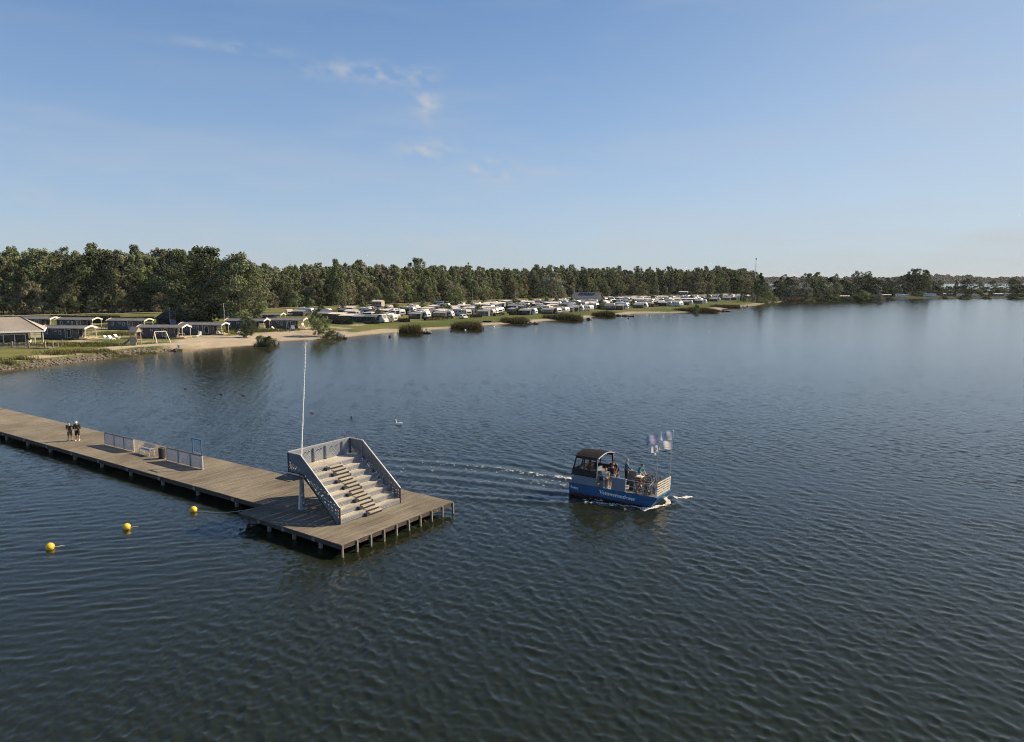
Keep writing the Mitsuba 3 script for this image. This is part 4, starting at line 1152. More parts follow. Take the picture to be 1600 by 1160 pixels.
nt = 0
for row, (d0, step) in enumerate(((11, 5.4), (17, 6.0), (24, 8.0))):
    s = 95 + row * 2.0
    while s < L - 4:
        q = off_edge(s, d0 + tr.uniform(-2, 2))
        u = q[0] / q[1]
        if u > -.80:
            k = tr.choice(["poplar_0", "poplar_1", "poplar_2", "poplar_3", "greyish_0", "greyish_1", "dark_0"], p=[.25, .2, .2, .17, .08, .05, .05])
            base = 26.5 if u < -.42 else 21.0 if u < -.25 else 22.5 if u < .02 else 24.5
            h = base * tr.uniform(.88, 1.05) * (.95 + .05 * row)
            nm = {"p": "tall slender", "g": "tall greyish", "d": "broad dark"}[k[0]] + (" front rank tree", " second rank tree", " rear rank tree")[row]
            lab, g = wood_label(q, nm)
            tree(k, q, h, lab, "forest_tree", "tree", g, wide=tr.uniform(1.0, 1.3) * (24 / h) ** .5)
            nt += 1
        s += step * tr.uniform(.75, 1.25) * (1 + max(0, (s - 250)) / 700)
s = 95.0
while s < L - 10:
    q = off_edge(s, 6 + tr.uniform(-2.5, 2.0))
    u = q[0] / q[1]
    if u > -.8:
        k = ("edge_0", "edge_1", "edge_2", "dark_0", "bush_1")[tr.choice(5, p=[.4, .24, .14, .14, .08])]
        lab, g = wood_label(q, {"e": "low bushy edge tree", "d": "low dark edge tree", "b": "dark edge shrub"}[k[0]])
        tree(k, q, {"e": tr.uniform(8, 15), "d": tr.uniform(9, 15), "b": tr.uniform(3, 6)}[k[0]], lab, "edge_tree", "tree", g, wide=tr.uniform(.8, 1.2))
        nt += 1
    s += tr.uniform(4.2, 8.5) * (1 + max(0, (s - 250)) / 700)
# deeper wood that reads as one mass
V, F, C, n0 = [], [], [], 0
for row in range(3):
    s = 90.0
    while s < L:
        q = off_edge(s, 33 + 11 * row + tr.uniform(-3, 3))
        if q[0] / q[1] > -.82:
            hh = (25 if q[0] / q[1] < -.42 else 21.5) * tr.uniform(.85, 1.08)
            (v, f, c), _ = crown(int(tr.integers(1e6)), hh, 5.0, 7, 26, 20, .8, OLIVE if tr.random() < .5 else GREEN, "tall", .36)
            V.append(v + [q[0], q[1], 1.0]); F.append(f + n0); C.append(c); n0 += len(v)
        s += 8.5
tag(add("woodland", (np.vstack(V), np.vstack(F)), "m_leaf", color=np.vstack(C)), "depth of the wood behind its front rows of trees", "woodland", kind="stuff")

# single trees that stand out
for k, q, h, lab, w in (
    ("giant_dark", (-101.1, 238.8), 25, "huge dark broad tree behind the chalets, tallest of the near trees", 1.12),
    ("giant_grey", (-88.6, 231.9), 22.5, "large silvery willow just right of the huge dark tree", 1.0),
    ("sparse_0", (-29.2, 470), 26, "sparse open crowned tree rising alone above the wood's skyline", 1.0),
    ("poplar_2", (-57.9, 440), 27.5, "round headed tree standing above the skyline left of the sparse one", 1.35),
    ("poplar_0", (-87.3, 355), 24.5, "narrow tree standing above the skyline over the left campsite", .9),
    ("poplar_3", (-74.1, 313.6), 13, "slim pale trunked tree among the left caravans", .62),
    ("round_0", (-98.0, 319.8), 8.2, "round green tree behind the last chalet", .9),
    ("round_0", (-86.8, 307.6), 6.6, "smaller round tree right of the round green tree behind the last chalet", .8),
    ("dark_1", (-72.4, 355.2), 5.2, "small dark conifer among the tents", .9),
    ("round_1", (-29.37, 371.6), 10.5, "light green tree behind the middle caravans", .8),
    ("dark_0", (-35.18, 380.4), 8.0, "dark round tree beside the light green tree behind the middle caravans", .7),
    ("dark_1", (-54.73, 371.6), 5.0, "dark small conifer left of the big white caravans", .9),
    ("willow_0", (29.48, 498.0), 17, "pale grey willow before the wood, left of the building with solar panels", 1.15),
    ("dark_0", (16.47, 483.1), 14, "dark tree just left of the pale grey willow", .9),
    ("dark_1", (76.0, 513.8), 12, "dark upright conifer right of the building with solar panels", .85),
    ("willow_0", (148.0, 635.2), 15, "greyish tree before the wood behind the far caravans", 1.2),
    ("edge_1", (71.3, 588.8), 13, "brownish tree before the wood above the solar roof's right end", 1.2),
    ("edge_1", (105.6, 588.8), 13.5, "brownish tree before the wood right of the dark conifer", 1.3),
    ("edge_1", (-18.93, 469.0), 12, "brownish tree before the wood behind the tall wooden pole", 1.1),
):
    tree(k, q, h, lab, "tree", "tree", wide=w)
# bushes along the shore
for k, q, h, lab, w in (
    ("dark_0", (-68.0, 181.6), 5.6, "dark green bush tree on the sand spit in front of the chalets", .95),
    ("round_1", (-51.74, 191.1), 6.2, "light willow bush at the right end of the chalet beach", .85),
    ("bush_0", (-47.53, 187.3), 2.5, "low olive shrub at the water right of the light willow bush", 1.0),
    ("bush_0", (-59.18, 167.0), 2.6, "low green shrub on the tip of the sand spit", .95),
    ("bush_1", (-57.18, 166.4), 2.4, "darker shrub at the very tip of the sand spit", .9),
    ("round_0", (88.9, 343.4), 4.6, "round bush in the reeds of the last beach", .8),
    ("dark_0", (154.9, 475.5), 8.0, "dark bush tree at the end of the campsite shore", .55),
    ("dark_0", (157.3, 489.8), 7.0, "dark upright bush left of the campsite shore's end", .5),
    ("willow_0", (160.3, 475.1), 6.6, "grey round willow at the end of the campsite shore", .8),
    ("round_1", (175.5, 489.1), 9.5, "light green willow on the point", .85),
    ("bush_0", (166.8, 481.5), 4.0, "olive shrub between the willows on the point", 1.1),
    ("bush_2", (183.1, 499.1), 4.2, "light shrub at the tip of the point", 1.2),
    ("bush_0", (170.9, 481.1), 2.6, "low shrub at the water below the light green willow", 1.3),
    ("dark_1", (181.2, 522.2), 19, "tall dark tree by the radio mast", 1.0),
):
    tree(k, q, h, lab, "shore_bush", "bush" if h < 7 else "tree", wide=w)
# far spit on the right
FAR = [("dark_0", 1182, 471, 13, .8), ("edge_0", 1196, 469, 13, 1.0), ("dark_0", 1214, 468, 15, 1.1), ("poplar_1", 1224, 466, 19, 1.0), ("dark_0", 1232, 467, 17, 1.0), ("willow_0", 1243, 468, 15, 1.0), ("willow_0", 1257, 468, 14.5, .9), ("poplar_2", 1262, 465.5, 20, 1.3), ("poplar_0", 1276, 465, 21, 1.3), ("dark_0", 1270, 467.5, 15, .9),
       ("edge_0", 1286, 467, 15, .9), ("dark_0", 1296, 466, 17, 1.0), ("edge_0", 1306, 466.5, 13, 1.0), ("dark_0", 1316, 466, 15, 1.0), ("poplar_1", 1322, 464, 17, 1.0), ("dark_0", 1331, 466, 11, .9), ("dark_0", 1343, 464, 17, 1.2), ("poplar_3", 1352, 463, 19, 1.2), ("dark_0", 1362, 464, 17, 1.1), ("dark_0", 1374, 464, 15, 1.1), ("poplar_0", 1386, 462, 17, 1.1),
       ("dark_0", 1392, 463, 14, 1.1), ("dark_0", 1404, 462, 15, 1.1), ("dark_0", 1416, 461, 18, 1.2), ("poplar_2", 1427, 461, 22, 1.1), ("poplar_1", 1436, 461, 22, 1.2), ("poplar_0", 1445, 461, 21, 1.1), ("dark_0", 1440, 462, 16, 1.2), ("dark_0", 1452, 461, 13, 1.0), ("bush_1", 1462, 461, 8, 1.2), ("round_0", 1468, 460, 12, .8), ("bush_1", 1482, 459, 6, 1.4), ("dark_1", 1493, 459, 11, 1.0),
       ("dark_0", 1510, 460, 14, .9), ("bush_1", 1500, 459, 6, 1.4), ("sparse_0", 1523, 458, 15, .9), ("round_0", 1531, 457, 9, .9), ("bush_1", 1540, 458, 5, 1.5), ("round_0", 1551, 456.5, 11, .95), ("bush_1", 1563, 457, 4.5, 1.5), ("round_0", 1580, 458, 13, 1.3), ("dark_0", 1588, 458, 11, 1.0), ("bush_1", 1597, 458, 7, 1.5), ("round_0", 1612, 458, 12, 1.3), ("dark_0", 1640, 459, 14, 1.3), ("round_0", 1670, 459, 12, 1.3),
       ("round_1", 1346, 470, 10, .8), ("willow_0", 1372, 470, 9.5, .75), ("bush_1", 1338, 470, 5.5, 1.2), ("bush_0", 1266, 470.5, 4, 1.2), ("dark_1", 1260, 470, 9, .8), ("bush_1", 1295, 469.5, 6, 1.3), ("bush_1", 1322, 469, 5, 1.2), ("bush_0", 1308, 468.5, 3.5, 1.2), ("bush_1", 1356, 469.5, 6, 1.2), ("bush_1", 1390, 467.5, 4, 1.4), ("bush_1", 1475, 465.5, 3.5, 1.2), ("bush_1", 1508, 465.5, 5, 1.6), ("bush_1", 1540, 465.5, 3.5, 1.5), ("bush_1", 1585, 465.5, 6, 1.4)]

FQ = [(170.6, 498.0), (188.5, 530.7), (203.7, 548.8), (223.8, 588.8), (220.0, 568.1), (218.0, 548.8), (224.9, 548.8), (248.4, 599.8), (260.7, 611.1), (235.3, 558.3), (247.5, 568.1), (261.8, 588.8), (262.3, 578.3), (272.4, 588.8), (297.2, 635.2), (280.3, 588.8), (309.1, 635.2), (327.1, 661.2), (319.9, 635.2), (326.8, 635.2), (362.0, 689.4), (350.8, 661.2), (373.1, 689.4), (397.4, 720.1), (404.5, 720.1), (410.3, 720.1), (416.1, 720.1), (395.3, 689.4), (420.7, 720.1), (427.1, 720.1), (451.0, 753.7), (482.9, 790.5), (490.7, 790.5), (479.4, 753.7), (495.7, 790.5), (538.2, 831.2), (573.6, 876.2), (550.9, 831.2), (605.7, 900.6), (598.7, 876.2), (580.7, 831.2), (586.6, 831.2), (593.3, 831.2), (604.5, 831.2), (594.8, 790.5), (616.1, 790.5), (251.6, 513.8), (263.6, 513.8), (247.9, 513.8), (211.4, 505.8), (212.0, 513.8), (231.8, 522.2), (248.4, 530.7), (245.8, 539.6), (260.4, 522.2), (295.3, 558.3), (362.9, 599.8), (380.7, 599.8), (397.9, 599.8), (422.1, 599.8)]
FAR_WORD = {"p": "tall leafy tree", "d": "dark leafy tree", "e": "olive leafy tree", "w": "greyish willow", "b": "low shrub", "r": "round headed tree", "s": "open crowned tree"}
for (k, u, v, h, w), q in zip(FAR, FQ):
    part = "where the far spit begins" if u < 1300 else "along the middle of the far spit" if u < 1460 else "on the thin right end of the far spit"
    nm = FAR_WORD[k[0]] if k != "dark_1" else "dark conifer"
    tree(k, q, h * (q[1] / 560 if v < 462 else 1.0) ** .6, nm + " " + part, "spit_tree", "bush" if k[0] == "b" else "tree", "far spit: " + nm + " " + part, wide=w * (1.35 if 1180 < u < 1460 and k[0] != "w" else 1.1))

for i, (u_, v_) in enumerate(zip(rr_u := np.linspace(.335, .76, 46) + tr.uniform(-.006, .006, 46), tr.uniform(636, 700, 46))):
    q = np.array([u_ * v_, v_])
    part = "where the far spit begins" if u_ < .45 else "along the middle of the far spit" if u_ < .595 else "on the thin right end of the far spit"
    tree(("bush_1", "bush_0", "bush_1", "dark_0")[i % 4], q, tr.uniform(3.5, 7), "dark front shrub " + part, "spit_bush", "bush", "far spit: front shrub " + part, wide=tr.uniform(1.1, 1.9))

# far wood across the lake: lumps of crowns, one mass
r = np.random.default_rng(91)
V, F, n0 = [], [], 0
ico = trimesh.creation.icosphere(subdivisions=1)
x = -100.0
while x < 4300:
    for yy, hh in ((3790, 26), (3840, 32), (3930, 36)):
        big = 1.35 if 2150 < x < 2480 else 1.0
        h = hh * r.uniform(.7, 1.1) * big
        v = ico.vertices * [r.uniform(14, 24), r.uniform(12, 20), h * .62] * (1 + .09 * r.normal(size=(len(ico.vertices), 1))) + [x + r.uniform(-8, 8), yy + r.uniform(-15, 15), h * .42]
        V.append(v); F.append(ico.faces + n0); n0 += len(v)
    x += 19
tag(add("far_wood", (np.vstack(V), np.vstack(F)), "m_forest_far", smooth=True), "bluish wood on the far shore across the lake", "woodland", kind="stuff")
lump = [((745.9, 1500), 27), ((729.7, 1500), 26), ((720.3, 1500), 28), ((768.8, 1700), 24)]
for q, h in lump:
    tree("poplar_1", q, h + 6, "distant tree standing above the far spit's trees", "distant_tree", "tree", "distant trees above the far spit", wide=1.6, zb=1.0)

# radio mast
ms = thing("radio_mast", "thin tall radio mast rising behind the point", "mast")
q = (217.4, 640)
for k in range(6):
    add("section", bar([*q, 1 + 5.5 * k], [*q, 1 + 5.5 * (k + 1)], .26 - .02 * k, 6), "m_pale_metal" if k % 2 else "m_maroon", ms)
add("aerial", box(q[0] - .5, q[0] + .5, q[1] - .3, q[1] + .3, 33.6, 35.2), "m_pale_metal", ms)

# reeds and grass tussocks
def blades(r, P, h, w, tones, lean=.25):
    n = len(P)
    a = r.uniform(0, np.pi, n); hh = h * r.uniform(.6, 1.15, n)
    dx, dy = np.cos(a) * w, np.sin(a) * w
    l = r.normal(0, lean, (n, 2)) * hh[:, None]
    V = np.stack([np.c_[P[:, 0] - dx, P[:, 1] - dy, P[:, 2]], np.c_[P[:, 0] + dx, P[:, 1] + dy, P[:, 2]], np.c_[P[:, 0] + l[:, 0] + dx * .6, P[:, 1] + l[:, 1] + dy * .6, P[:, 2] + hh * .8], np.c_[P[:, 0] + l[:, 0] * 1.3, P[:, 1] + l[:, 1] * 1.3, P[:, 2] + hh]], 1).reshape(-1, 3)
    i = np.arange(n) * 4
    F = np.vstack([np.c_[i, i + 1, i + 2], np.c_[i, i + 2, i + 3]])
    c = np.array(tones)[r.integers(0, len(tones), n)] * r.uniform(.7, 1.3, (n, 1))
    return V, F, np.repeat(c, 4, 0)


REED = [(.10, .085, .04), (.085, .085, .035), (.115, .09, .05), (.06, .068, .025)]
rr = np.random.default_rng(17)
for (a, b, depth, h, lab) in (
    ((-32.89, 207.2), (-26.72, 207.2), 5.5, 2.5, "dense brown reed bed at the water by the first wide lawn"),
    ((-19.82, 226.7), (-10.82, 222.2), 6, 2.3, "brown green reed bed right of the wide lawn's sand"),
    ((-4.64, 257.9), (4.77, 252.1), 6, 2.3, "reed bed by the rowing boat on the sand"),
    ((11.75, 283.8), (25.5, 272.4), 6, 2.3, "long low reed bed in front of the middle caravans"),
    ((34.24, 307.0), (42.58, 301.5), 6, 2.4, "reed bed below the building with solar panels"),
    ((80.4, 355.3), (97.5, 341.0), 7, 2.2, "reed bed along the last pale beach"),
    ((110.5, 396.8), (127.6, 396.8), 8, 1.9, "low reed bed past the last pale beach"),
    ((206.9, 533.9), (234.6, 533.9), 8, 2.8, "long straw coloured reed bed on the far spit"),
    ((-60.5, 166.4), (-55.71, 165.6), 4, 1.5, "low reeds at the tip of the sand spit"),
    ((-50.79, 188.8), (-45.34, 186.7), 4, 1.3, "low reeds right of the light willow bush"),
):
    a, b = np.array(a), np.array(b); d = b - a; L_ = np.linalg.norm(d); nn = np.array([-d[1], d[0]]) / L_
    n = int(min(5200, 34 * L_ * depth))
    t, w_ = rr.beta(1.15, 1.15, n), rr.uniform(0, 1, n)
    P = a + d * t[:, None] + nn * (w_ * depth * (1 - .5 * np.abs(2 * t - 1) ** 2))[:, None] + rr.normal(0, .35, (n, 2))
    hfac = (.72 + .28 * np.clip(1 - (2 * t - 1) ** 4, 0, 1)) * (.62 + .75 * nz(P[:, 0], P[:, 1], .55, 6))
    v, f, c = blades(rr, np.c_[P, np.zeros(n)], h * hfac, .055, REED if "straw" not in lab else [(.16, .12, .06), (.13, .105, .05)], .12)
    tag(add("reed_bed", (v, f), "m_leaf", color=c), lab, "reed bed")

GRASS = [(.085, .10, .03), (.12, .12, .05), (.06, .085, .025), (.14, .125, .06)]
P = []
for (c, rx, ry, n) in (((-97.5, 158.2), 9, 4, 2600), ((-105.8, 158.2), 8, 3, 900), ((-104.8, 190.4), 7, 4, 1500), ((-97.4, 190.4), 6, 3, 900), ((-87.5, 200.0), 7, 3, 1300), ((-79.1, 192.7), 4, 2, 600), ((-72.1, 202.5), 8, 3, 1300), ((-115.9, 216.2), 10, 4, 1200), ((-66.6, 205.1), 5, 2, 400), ((-88.9, 138.3), 4, 2, 400), ((-86.1, 142.0), 7, 1.5, 700), ((-80.5, 144.5), 6, 1.5, 700), ((-75.1, 149.6), 5, 1.2, 400), ((-90.1, 129.1), 4, 1, 350), ((-89.6, 125.1), 3, 1, 250)):
    q = rr.normal(0, .5, (n, 2)) * [rx, ry] + c
    P.append(np.c_[q, land_height(q[:, 0], q[:, 1]) - .05])
P = np.vstack(P)
v, f, c = blades(rr, P, .75 * (.5 + nz(P[:, 0], P[:, 1], .4, 8)), .06, GRASS, .35)
tag(add("tall_grass", (v, f), "m_leaf", color=c), "tall tufted grass between the chalets and along the bank", "grass", kind="stuff")
# stone bank on the left, and the dark stone groynes
def stone_mesh(r, P, s):
    base = trimesh.creation.icosphere(subdivisions=0)
    V, F = [], []
    for i, p in enumerate(P):
        k = s * r.uniform(.5, 1.3) * r.uniform(.75, 1.3, 3) * [1, 1, .7]
        V.append(base.vertices * (1 + .18 * r.normal(size=(12, 1))) * k + p); F.append(base.faces + 12 * i)
    return trimesh.Trimesh(np.vstack(V), np.vstack(F), process=False)


bank = sg.LineString([(-89.2, 118.3), (-89.0, 122.6), (-85.4, 127.2), (-81.7, 138.7), (-78.7, 152.5), (-74.9, 156.7)])
P = []
for _ in range(2300):
    p = bank.interpolate(rr.uniform(0, bank.length)); a = rr.uniform(-.5, 2.2)
    q = (p.x + rr.normal(0, .3) - a * .75, p.y + a * .66 + rr.normal(0, .3))
    P.append([*q, max(-.1, .33 * a) + rr.uniform(-.1, .1)])
tag(add("stone_bank", stone_mesh(rr, P, .25), "m_stone"), "bank of tumbled grey stones along the left shore", "stones", kind="stuff")
for a, b, n, lab in (((-45.55, 188.9), (-42.93, 187.9), 9, "dark stone groyne by the pair of white boards"), ((-26.34, 208.6), (-23.94, 207.3), 7, "short dark stone groyne by the white board at the first reed bed"), ((4.79, 253.5), (8.64, 252.4), 14, "dark stone groyne right of the rowing boat's reed bed"),
                     ((26.25, 280.5), (30.65, 279.1), 14, "dark stone groyne below the middle caravans"), ((46.18, 309.4), (52.02, 304.4), 13, "dark broken stone groyne below the solar roofed building"), ((101.5, 356.2), (106.9, 351.8), 14, "last dark stone groyne before the point"), ((132.5, 421.7), (137.7, 416.6), 10, "small dark stone groyne on the point"), ((-74.7, 155.2), (-73.0, 156.0), 10, "dark stones where the stone bank meets the beach")):
    a, b = np.array(a), np.array(b)
    t = np.sort(rr.uniform(0, 1, n))
    gk = thing("groyne", lab, "groyne")
    for i in range(n):
        q = a + (b - a) * t[i] + rr.normal(0, .15, 2)
        add("stone", stone_mesh(rr, [[*q, .12]], .42 + .012 * a[1] / 10), "m_wet_stone", gk)

# ------------------------------------------------------------------ chalets, pavilion, campsite
def group(name, parts):
    """A kind of thing as a shape group: {part or part__sub-part: (mesh, material)}."""
    scene["kind_" + name] = {"type": "shapegroup", **{k: mikit.ply(m, "m_" + mt) for k, (m, mt) in parts.items()}}


def put(kind_, name, q, deg, label, cat_, group_=None, z=None, s=(1, 1, 1)):
    key = thing(name, label, cat_, group_)
    scene[key] = {"type": "instance", "shapegroup": {"type": "ref", "id": "kind_" + kind_}, "to_world": T4().translate([float(q[0]), float(q[1]), gz(*q) if z is None else z]).rotate([0, 0, 1], float(deg)).scale(list(map(float, s)))}
    return key


def gable_roof(x0, x1, hw, ze, zr, t=.09):
    """Two roof slopes along x with thickness."""
    return cat(*[trimesh.convex.convex_hull(np.array([[x, y * s, z + d] for x in (x0, x1) for (y, z) in ((hw, ze), (0.0, zr)) for d in (0, t)])) for s in (1, -1)])


def opening(parts, n, x, y, z0, w, h, side=-1, door=False):
    """A white framed window or door on the long wall at y; side -1 faces -y."""
    nm = ("door" if door else "window") + ("" if n == 0 else f"_{n:03d}")
    o = y + side * .03
    f = .07
    parts[nm] = (cat(box(x - w / 2, x + w / 2, min(y, o), max(y, o), z0, z0 + f), box(x - w / 2, x + w / 2, min(y, o), max(y, o), z0 + h - f, z0 + h), box(x - w / 2, x - w / 2 + f, min(y, o), max(y, o), z0 + f, z0 + h - f), box(x + w / 2 - f, x + w / 2, min(y, o), max(y, o), z0 + f, z0 + h - f)), "white")
    parts[nm + "__pane"] = (box(x - w / 2 + f, x + w / 2 - f, y + side * .012 - .004, y + side * .012 + .004, z0 + f, z0 + h - f), "glass")


def chalet(name, wall, small):
    L, W, E, R = 8.4, 4.1, 2.55, 3.02           # the closed part; a porch of 3.4 m under the same roof to its right
    P = {}
    prof = sg.Polygon([(-W / 2, 0), (W / 2, 0), (W / 2, E), (0, R - .04), (-W / 2, E)])
    P["wall"] = (extrude(prof, L, ([L / 2 - L / 2, 0, 0], [0, 1, 0], [0, 0, 1])), wall)
    P["wall"][0].apply_translation([-P["wall"][0].bounds[0][0], 0, .25])
    P["plinth"] = (box(.1, L - .1, -W / 2 + .1, W / 2 - .1, -.6, .25), "dark_wood")
    P["roof"] = (gable_roof(-.25, L + 3.3, W / 2 + .3, E + .10, R + .22), "chalet_roof")
    for n, x in enumerate((L + 3.32, -.28)):
        P["gable_board" + ("_001" if n else "")] = (cat(*[beam([x, s * (W / 2 + .34), E + .10], [x, 0, R + .24], .05, .40) for s in (-1, 1)]), "off_white")
    for n, s in enumerate((-1, 1)):
        P["eaves_board" + ("_001" if n else "")] = (beam([-.25, s * (W / 2 + .31), E + .16], [L + 3.3, s * (W / 2 + .31), E + .16], .03, .14), "stripe")
    P["porch_floor"] = (box(L, L + 3.6, -W / 2, W / 2, .1, .32), "play_wood")
    for n, s in enumerate((-1, 1)):
        P["porch_post" + ("_001" if n else "")] = (beam([L + 3.1, s * (W / 2 - .1), .32], [L + 3.1, s * (W / 2 - .1), E + .2], .11, .11), "off_white")
    P["porch_screen"] = (box(L + .02, L + 1.5, -W / 2 + .02, -W / 2 + .06, .32, 1.25), wall)
    P["corner_trim"] = (box(L - .10, L + .02, -W / 2 - .03, -W / 2 - .005, .25, E + .2), "pole_wood")
    P["corner_trim_001"] = (box(6.3, 6.42, -W / 2 - .03, -W / 2 - .005, .25, E + .2), "pale_metal")
    wins = ((1.6, 1.2, .5, 1.0), (3.8, 1.7, .55, .55), (5.0, 1.15, .55, 1.05)) if small == 0 else ((1.2, 1.75, .55, .5), (1.2, .95, .5, .5), (3.7, 1.7, .55, .55), (5.1, 1.1, .6, 1.1))
    for n, (x, z, w, h) in enumerate(wins):
        opening(P, n, x, -W / 2, z + .1, w, h)
    opening(P, 0, 7.35, -W / 2, .4, 1.0, 2.05, door=True)
    ex = {}
    opening(ex, 0, 0, 0, .4, 1.5, 2.05, door=True)
    M = np.array([[0, -1, 0, L], [1, 0, 0, .6], [0, 0, 1, 0], [0, 0, 0, 1.0]])
    P["door_001"], P["door_001__pane"] = (place(ex["door"][0], M), "white"), (place(ex["door__pane"][0], M), "glass")
    P["table"] = (cat(box(L + 1.5, L + 2.6, -.8, .3, 1.0, 1.06), box(L + 1.6, L + 1.7, -.7, -.6, .32, 1.0), box(L + 2.4, L + 2.5, .1, .2, .32, 1.0)), "pole_wood")
    P["ridge_strip"] = (beam([-.25, 0, R + .36], [L + 3.3, 0, R + .36], .16, .05), "roof_grey")
    group(name, P)


for nm_, w_, v_ in (("chalet_a", "chalet_navy", 0), ("chalet_b", "chalet_brown", 1), ("chalet_c", "chalet_brown", 0)):
    chalet(nm_, w_, v_)
CH = [("chalet_a", (-115.8, 176.7), -5, "navy chalet with striped porch screen, nearest the pavilion"), ("chalet_a", (-137.0, 216.2), -6, "navy chalet in the rear row, right of the pavilion roof"), ("chalet_a", (-152.5, 220.7), -6, "dark chalet half hidden by the pavilion roof"),
      ("chalet_a", (-118.4, 210.5), -6, "navy chalet in the rear row, behind the play tower"), ("chalet_b", (-93.6, 179.7), -4, "dark brown chalet behind the swing frame"), ("chalet_c", (-88.5, 191.5), -4, "dark brown chalet with a tall white lamp post behind its porch"),
      ("chalet_b", (-83.3, 209.1), -5, "dark brown chalet behind the bush tree on the sand spit"), ("chalet_c", (-73.1, 213.3), -5, "dark brown chalet farthest right, by the light willow bush"), ("chalet_a", (-90.4, 246.2), -5, "dark chalet behind the others under the silvery willow"), ("chalet_a", (-140.9, 188.1), -5, "dark chalet at the left edge behind the pavilion")]
for k, q, a, lab in CH:
    put(k, "chalet", q, a, lab, "chalet", "dark chalets along the beach")
# barn with a big dark roof
bn = thing("barn", "low barn with a wide black roof behind the dark chalets", "barn")
q0 = np.array((-118.3, 235.3)); bl = 13.5
M = frame2(q0, math.radians(-4), gz(*q0))
add("wall", place(box(.3, bl - .3, .5, 8.5, -.3, 1.9), M), "m_barn_dark", bn)
add("roof", place(cat(trimesh.convex.convex_hull(np.array([[0, -.2, 1.75], [bl, -.2, 1.75], [0, -.2, 1.9], [bl, -.2, 1.9], [2, 4.5, 4.6], [bl - .5, 4.5, 4.6], [0, 9.2, 1.8], [bl, 9.2, 1.8]]))), M), "m_barn_dark", bn)
add("door", place(box(5, 7, .44, .49, 0, 1.7), M), "m_stripe", bn)
# round white sign by the barn
# the pavilion at the left edge
pv = thing("pavilion", "large glazed pavilion with a tan hipped roof at the left edge", "pavilion")
pq = np.array((-107.5, 157.4))
M = frame2(pq, math.radians(31), gz(*pq))
x0, x1, W, E, R = -26.0, 0.0, 11.0, 3.25, 6.2
add("wall", place(box(x0, x1, .05, W, -.4, .75), M), "m_stripe", pv)
add("upper_wall", place(box(x0, x1, .05, W, 2.65, E + .15), M), "m_stripe", pv)
add("rear_wall", place(box(x0, x1 - .1, W - .3, W - .05, .75, 2.65), M), "m_chalet_brown", pv)
for x in (-8.4, -6.4, -4.4, -2.4, -.4):
    wd = add("window", place(cat(beam([x - 1.9, .12, .82], [x, .12, .82], .08, .10), beam([x - 1.9, .12, 2.58], [x, .12, 2.58], .08, .10)), M), "m_white", pv)
    add("pane", place(box(x - 1.82, x - .10, .16, .18, .87, 2.53), M), "m_glass", wd)
    add("mullion", place(box(x - .10, x + .05, .04, .2, .75, 2.65), M), "m_white", pv)
for y in (1.2, 3.2, 5.2):
    wd = add("window", place(cat(beam([x1 + .01, y, .82], [x1 + .01, y + 1.8, .82], .08, .1), beam([x1 + .01, y, 2.58], [x1 + .01, y + 1.8, 2.58], .08, .1)), M), "m_white", pv)
    add("pane", place(box(x1 - .02, x1 + .01, y + .04, y + 1.76, .87, 2.53), M), "m_glass", wd)
rp = np.array([[x0, -1.6, E], [x1 + 3.2, -1.6, E], [x1 + 3.2, W + 1.5, E], [x0, W + 1.5, E], [x0, 4.8, R], [x1 - 1.4, 4.8, R]])
rp2 = np.vstack([rp, rp + [0, 0, .14]])
add("roof", place(trimesh.Trimesh(rp2, [[0, 1, 5], [0, 5, 4], [1, 2, 5], [2, 3, 4], [2, 4, 5]] and [[6, 7, 11], [6, 11, 10], [7, 8, 11], [8, 9, 10], [8, 10, 11], [0, 2, 1], [0, 3, 2]], process=False), M), "m_roof_tan", pv)
add("hip_ridge", place(cat(beam(rp[1] + [0, 0, .18], rp[5] + [0, 0, .2], .22, .12), beam(rp[4] + [0, 0, .2], rp[5] + [0, 0, .2], .22, .12)), M), "m_barn_dark", pv)
for a, b in ((0, 1), (1, 2)):
    add("fascia", place(beam(rp[a] + [0, 0, .02], rp[b] + [0, 0, .02], .08, .34), M), "m_white", pv)
xr = -7.0
gp = np.array([[xr - 10, -1.4, E + .15], [xr + 1.5, -1.4, E + .15], [xr - 4.2, -1.4, E + 3.9], [xr - 10, 8, E + .8], [xr + 1.5, 8, E + .8], [xr - 4.2, 8, E + 3.9]])
add("cross_gable", place(trimesh.convex.convex_hull(gp), M), "m_roof_tan", pv)
for x in (1.4, 2.9):
    add("porch_post", place(beam([x, -1.2, -.2], [x, -1.2, E], .16, .16), M), "m_white" if x < 3 else "m_pole_wood", pv)
M = frame2(np.array((-106.4, 155.9)), math.radians(-2), gz(*pq))
add("terrace", place(box(x0, x1 + 7.8, -4.6, .02, -.5, .16), M), "m_plank_c", pv)
gf_ = add("glass_screen", place(cat(*[box(x + .15, x + 3.35, -4.42, -4.40, .3, 1.3) for x in np.arange(-22, 5.5, 3.6)]), M), "m_vinyl", pv)
labels[gf_] = {"label": "clear glass wind screen round the terrace", "kind": "stuff"}
for x in np.arange(-22, 9.5, 3.6):
    add("screen_post", place(box(x - .13, x + .13, -4.55, -4.29, -.8, 1.75 if int(round((x + 22) / 3.6)) % 2 else 1.45), M), "m_pole_wood", pv)
for y in (-3.0, -1.4, .2):
    add("side_post", place(box(7.4, 7.6, y - .1, y + .1, -.6, 1.5), M), "m_pole_wood", pv)
add("side_screen", place(box(7.5, 7.52, -4.3, .2, .3, 1.3), M), "m_vinyl", pv)
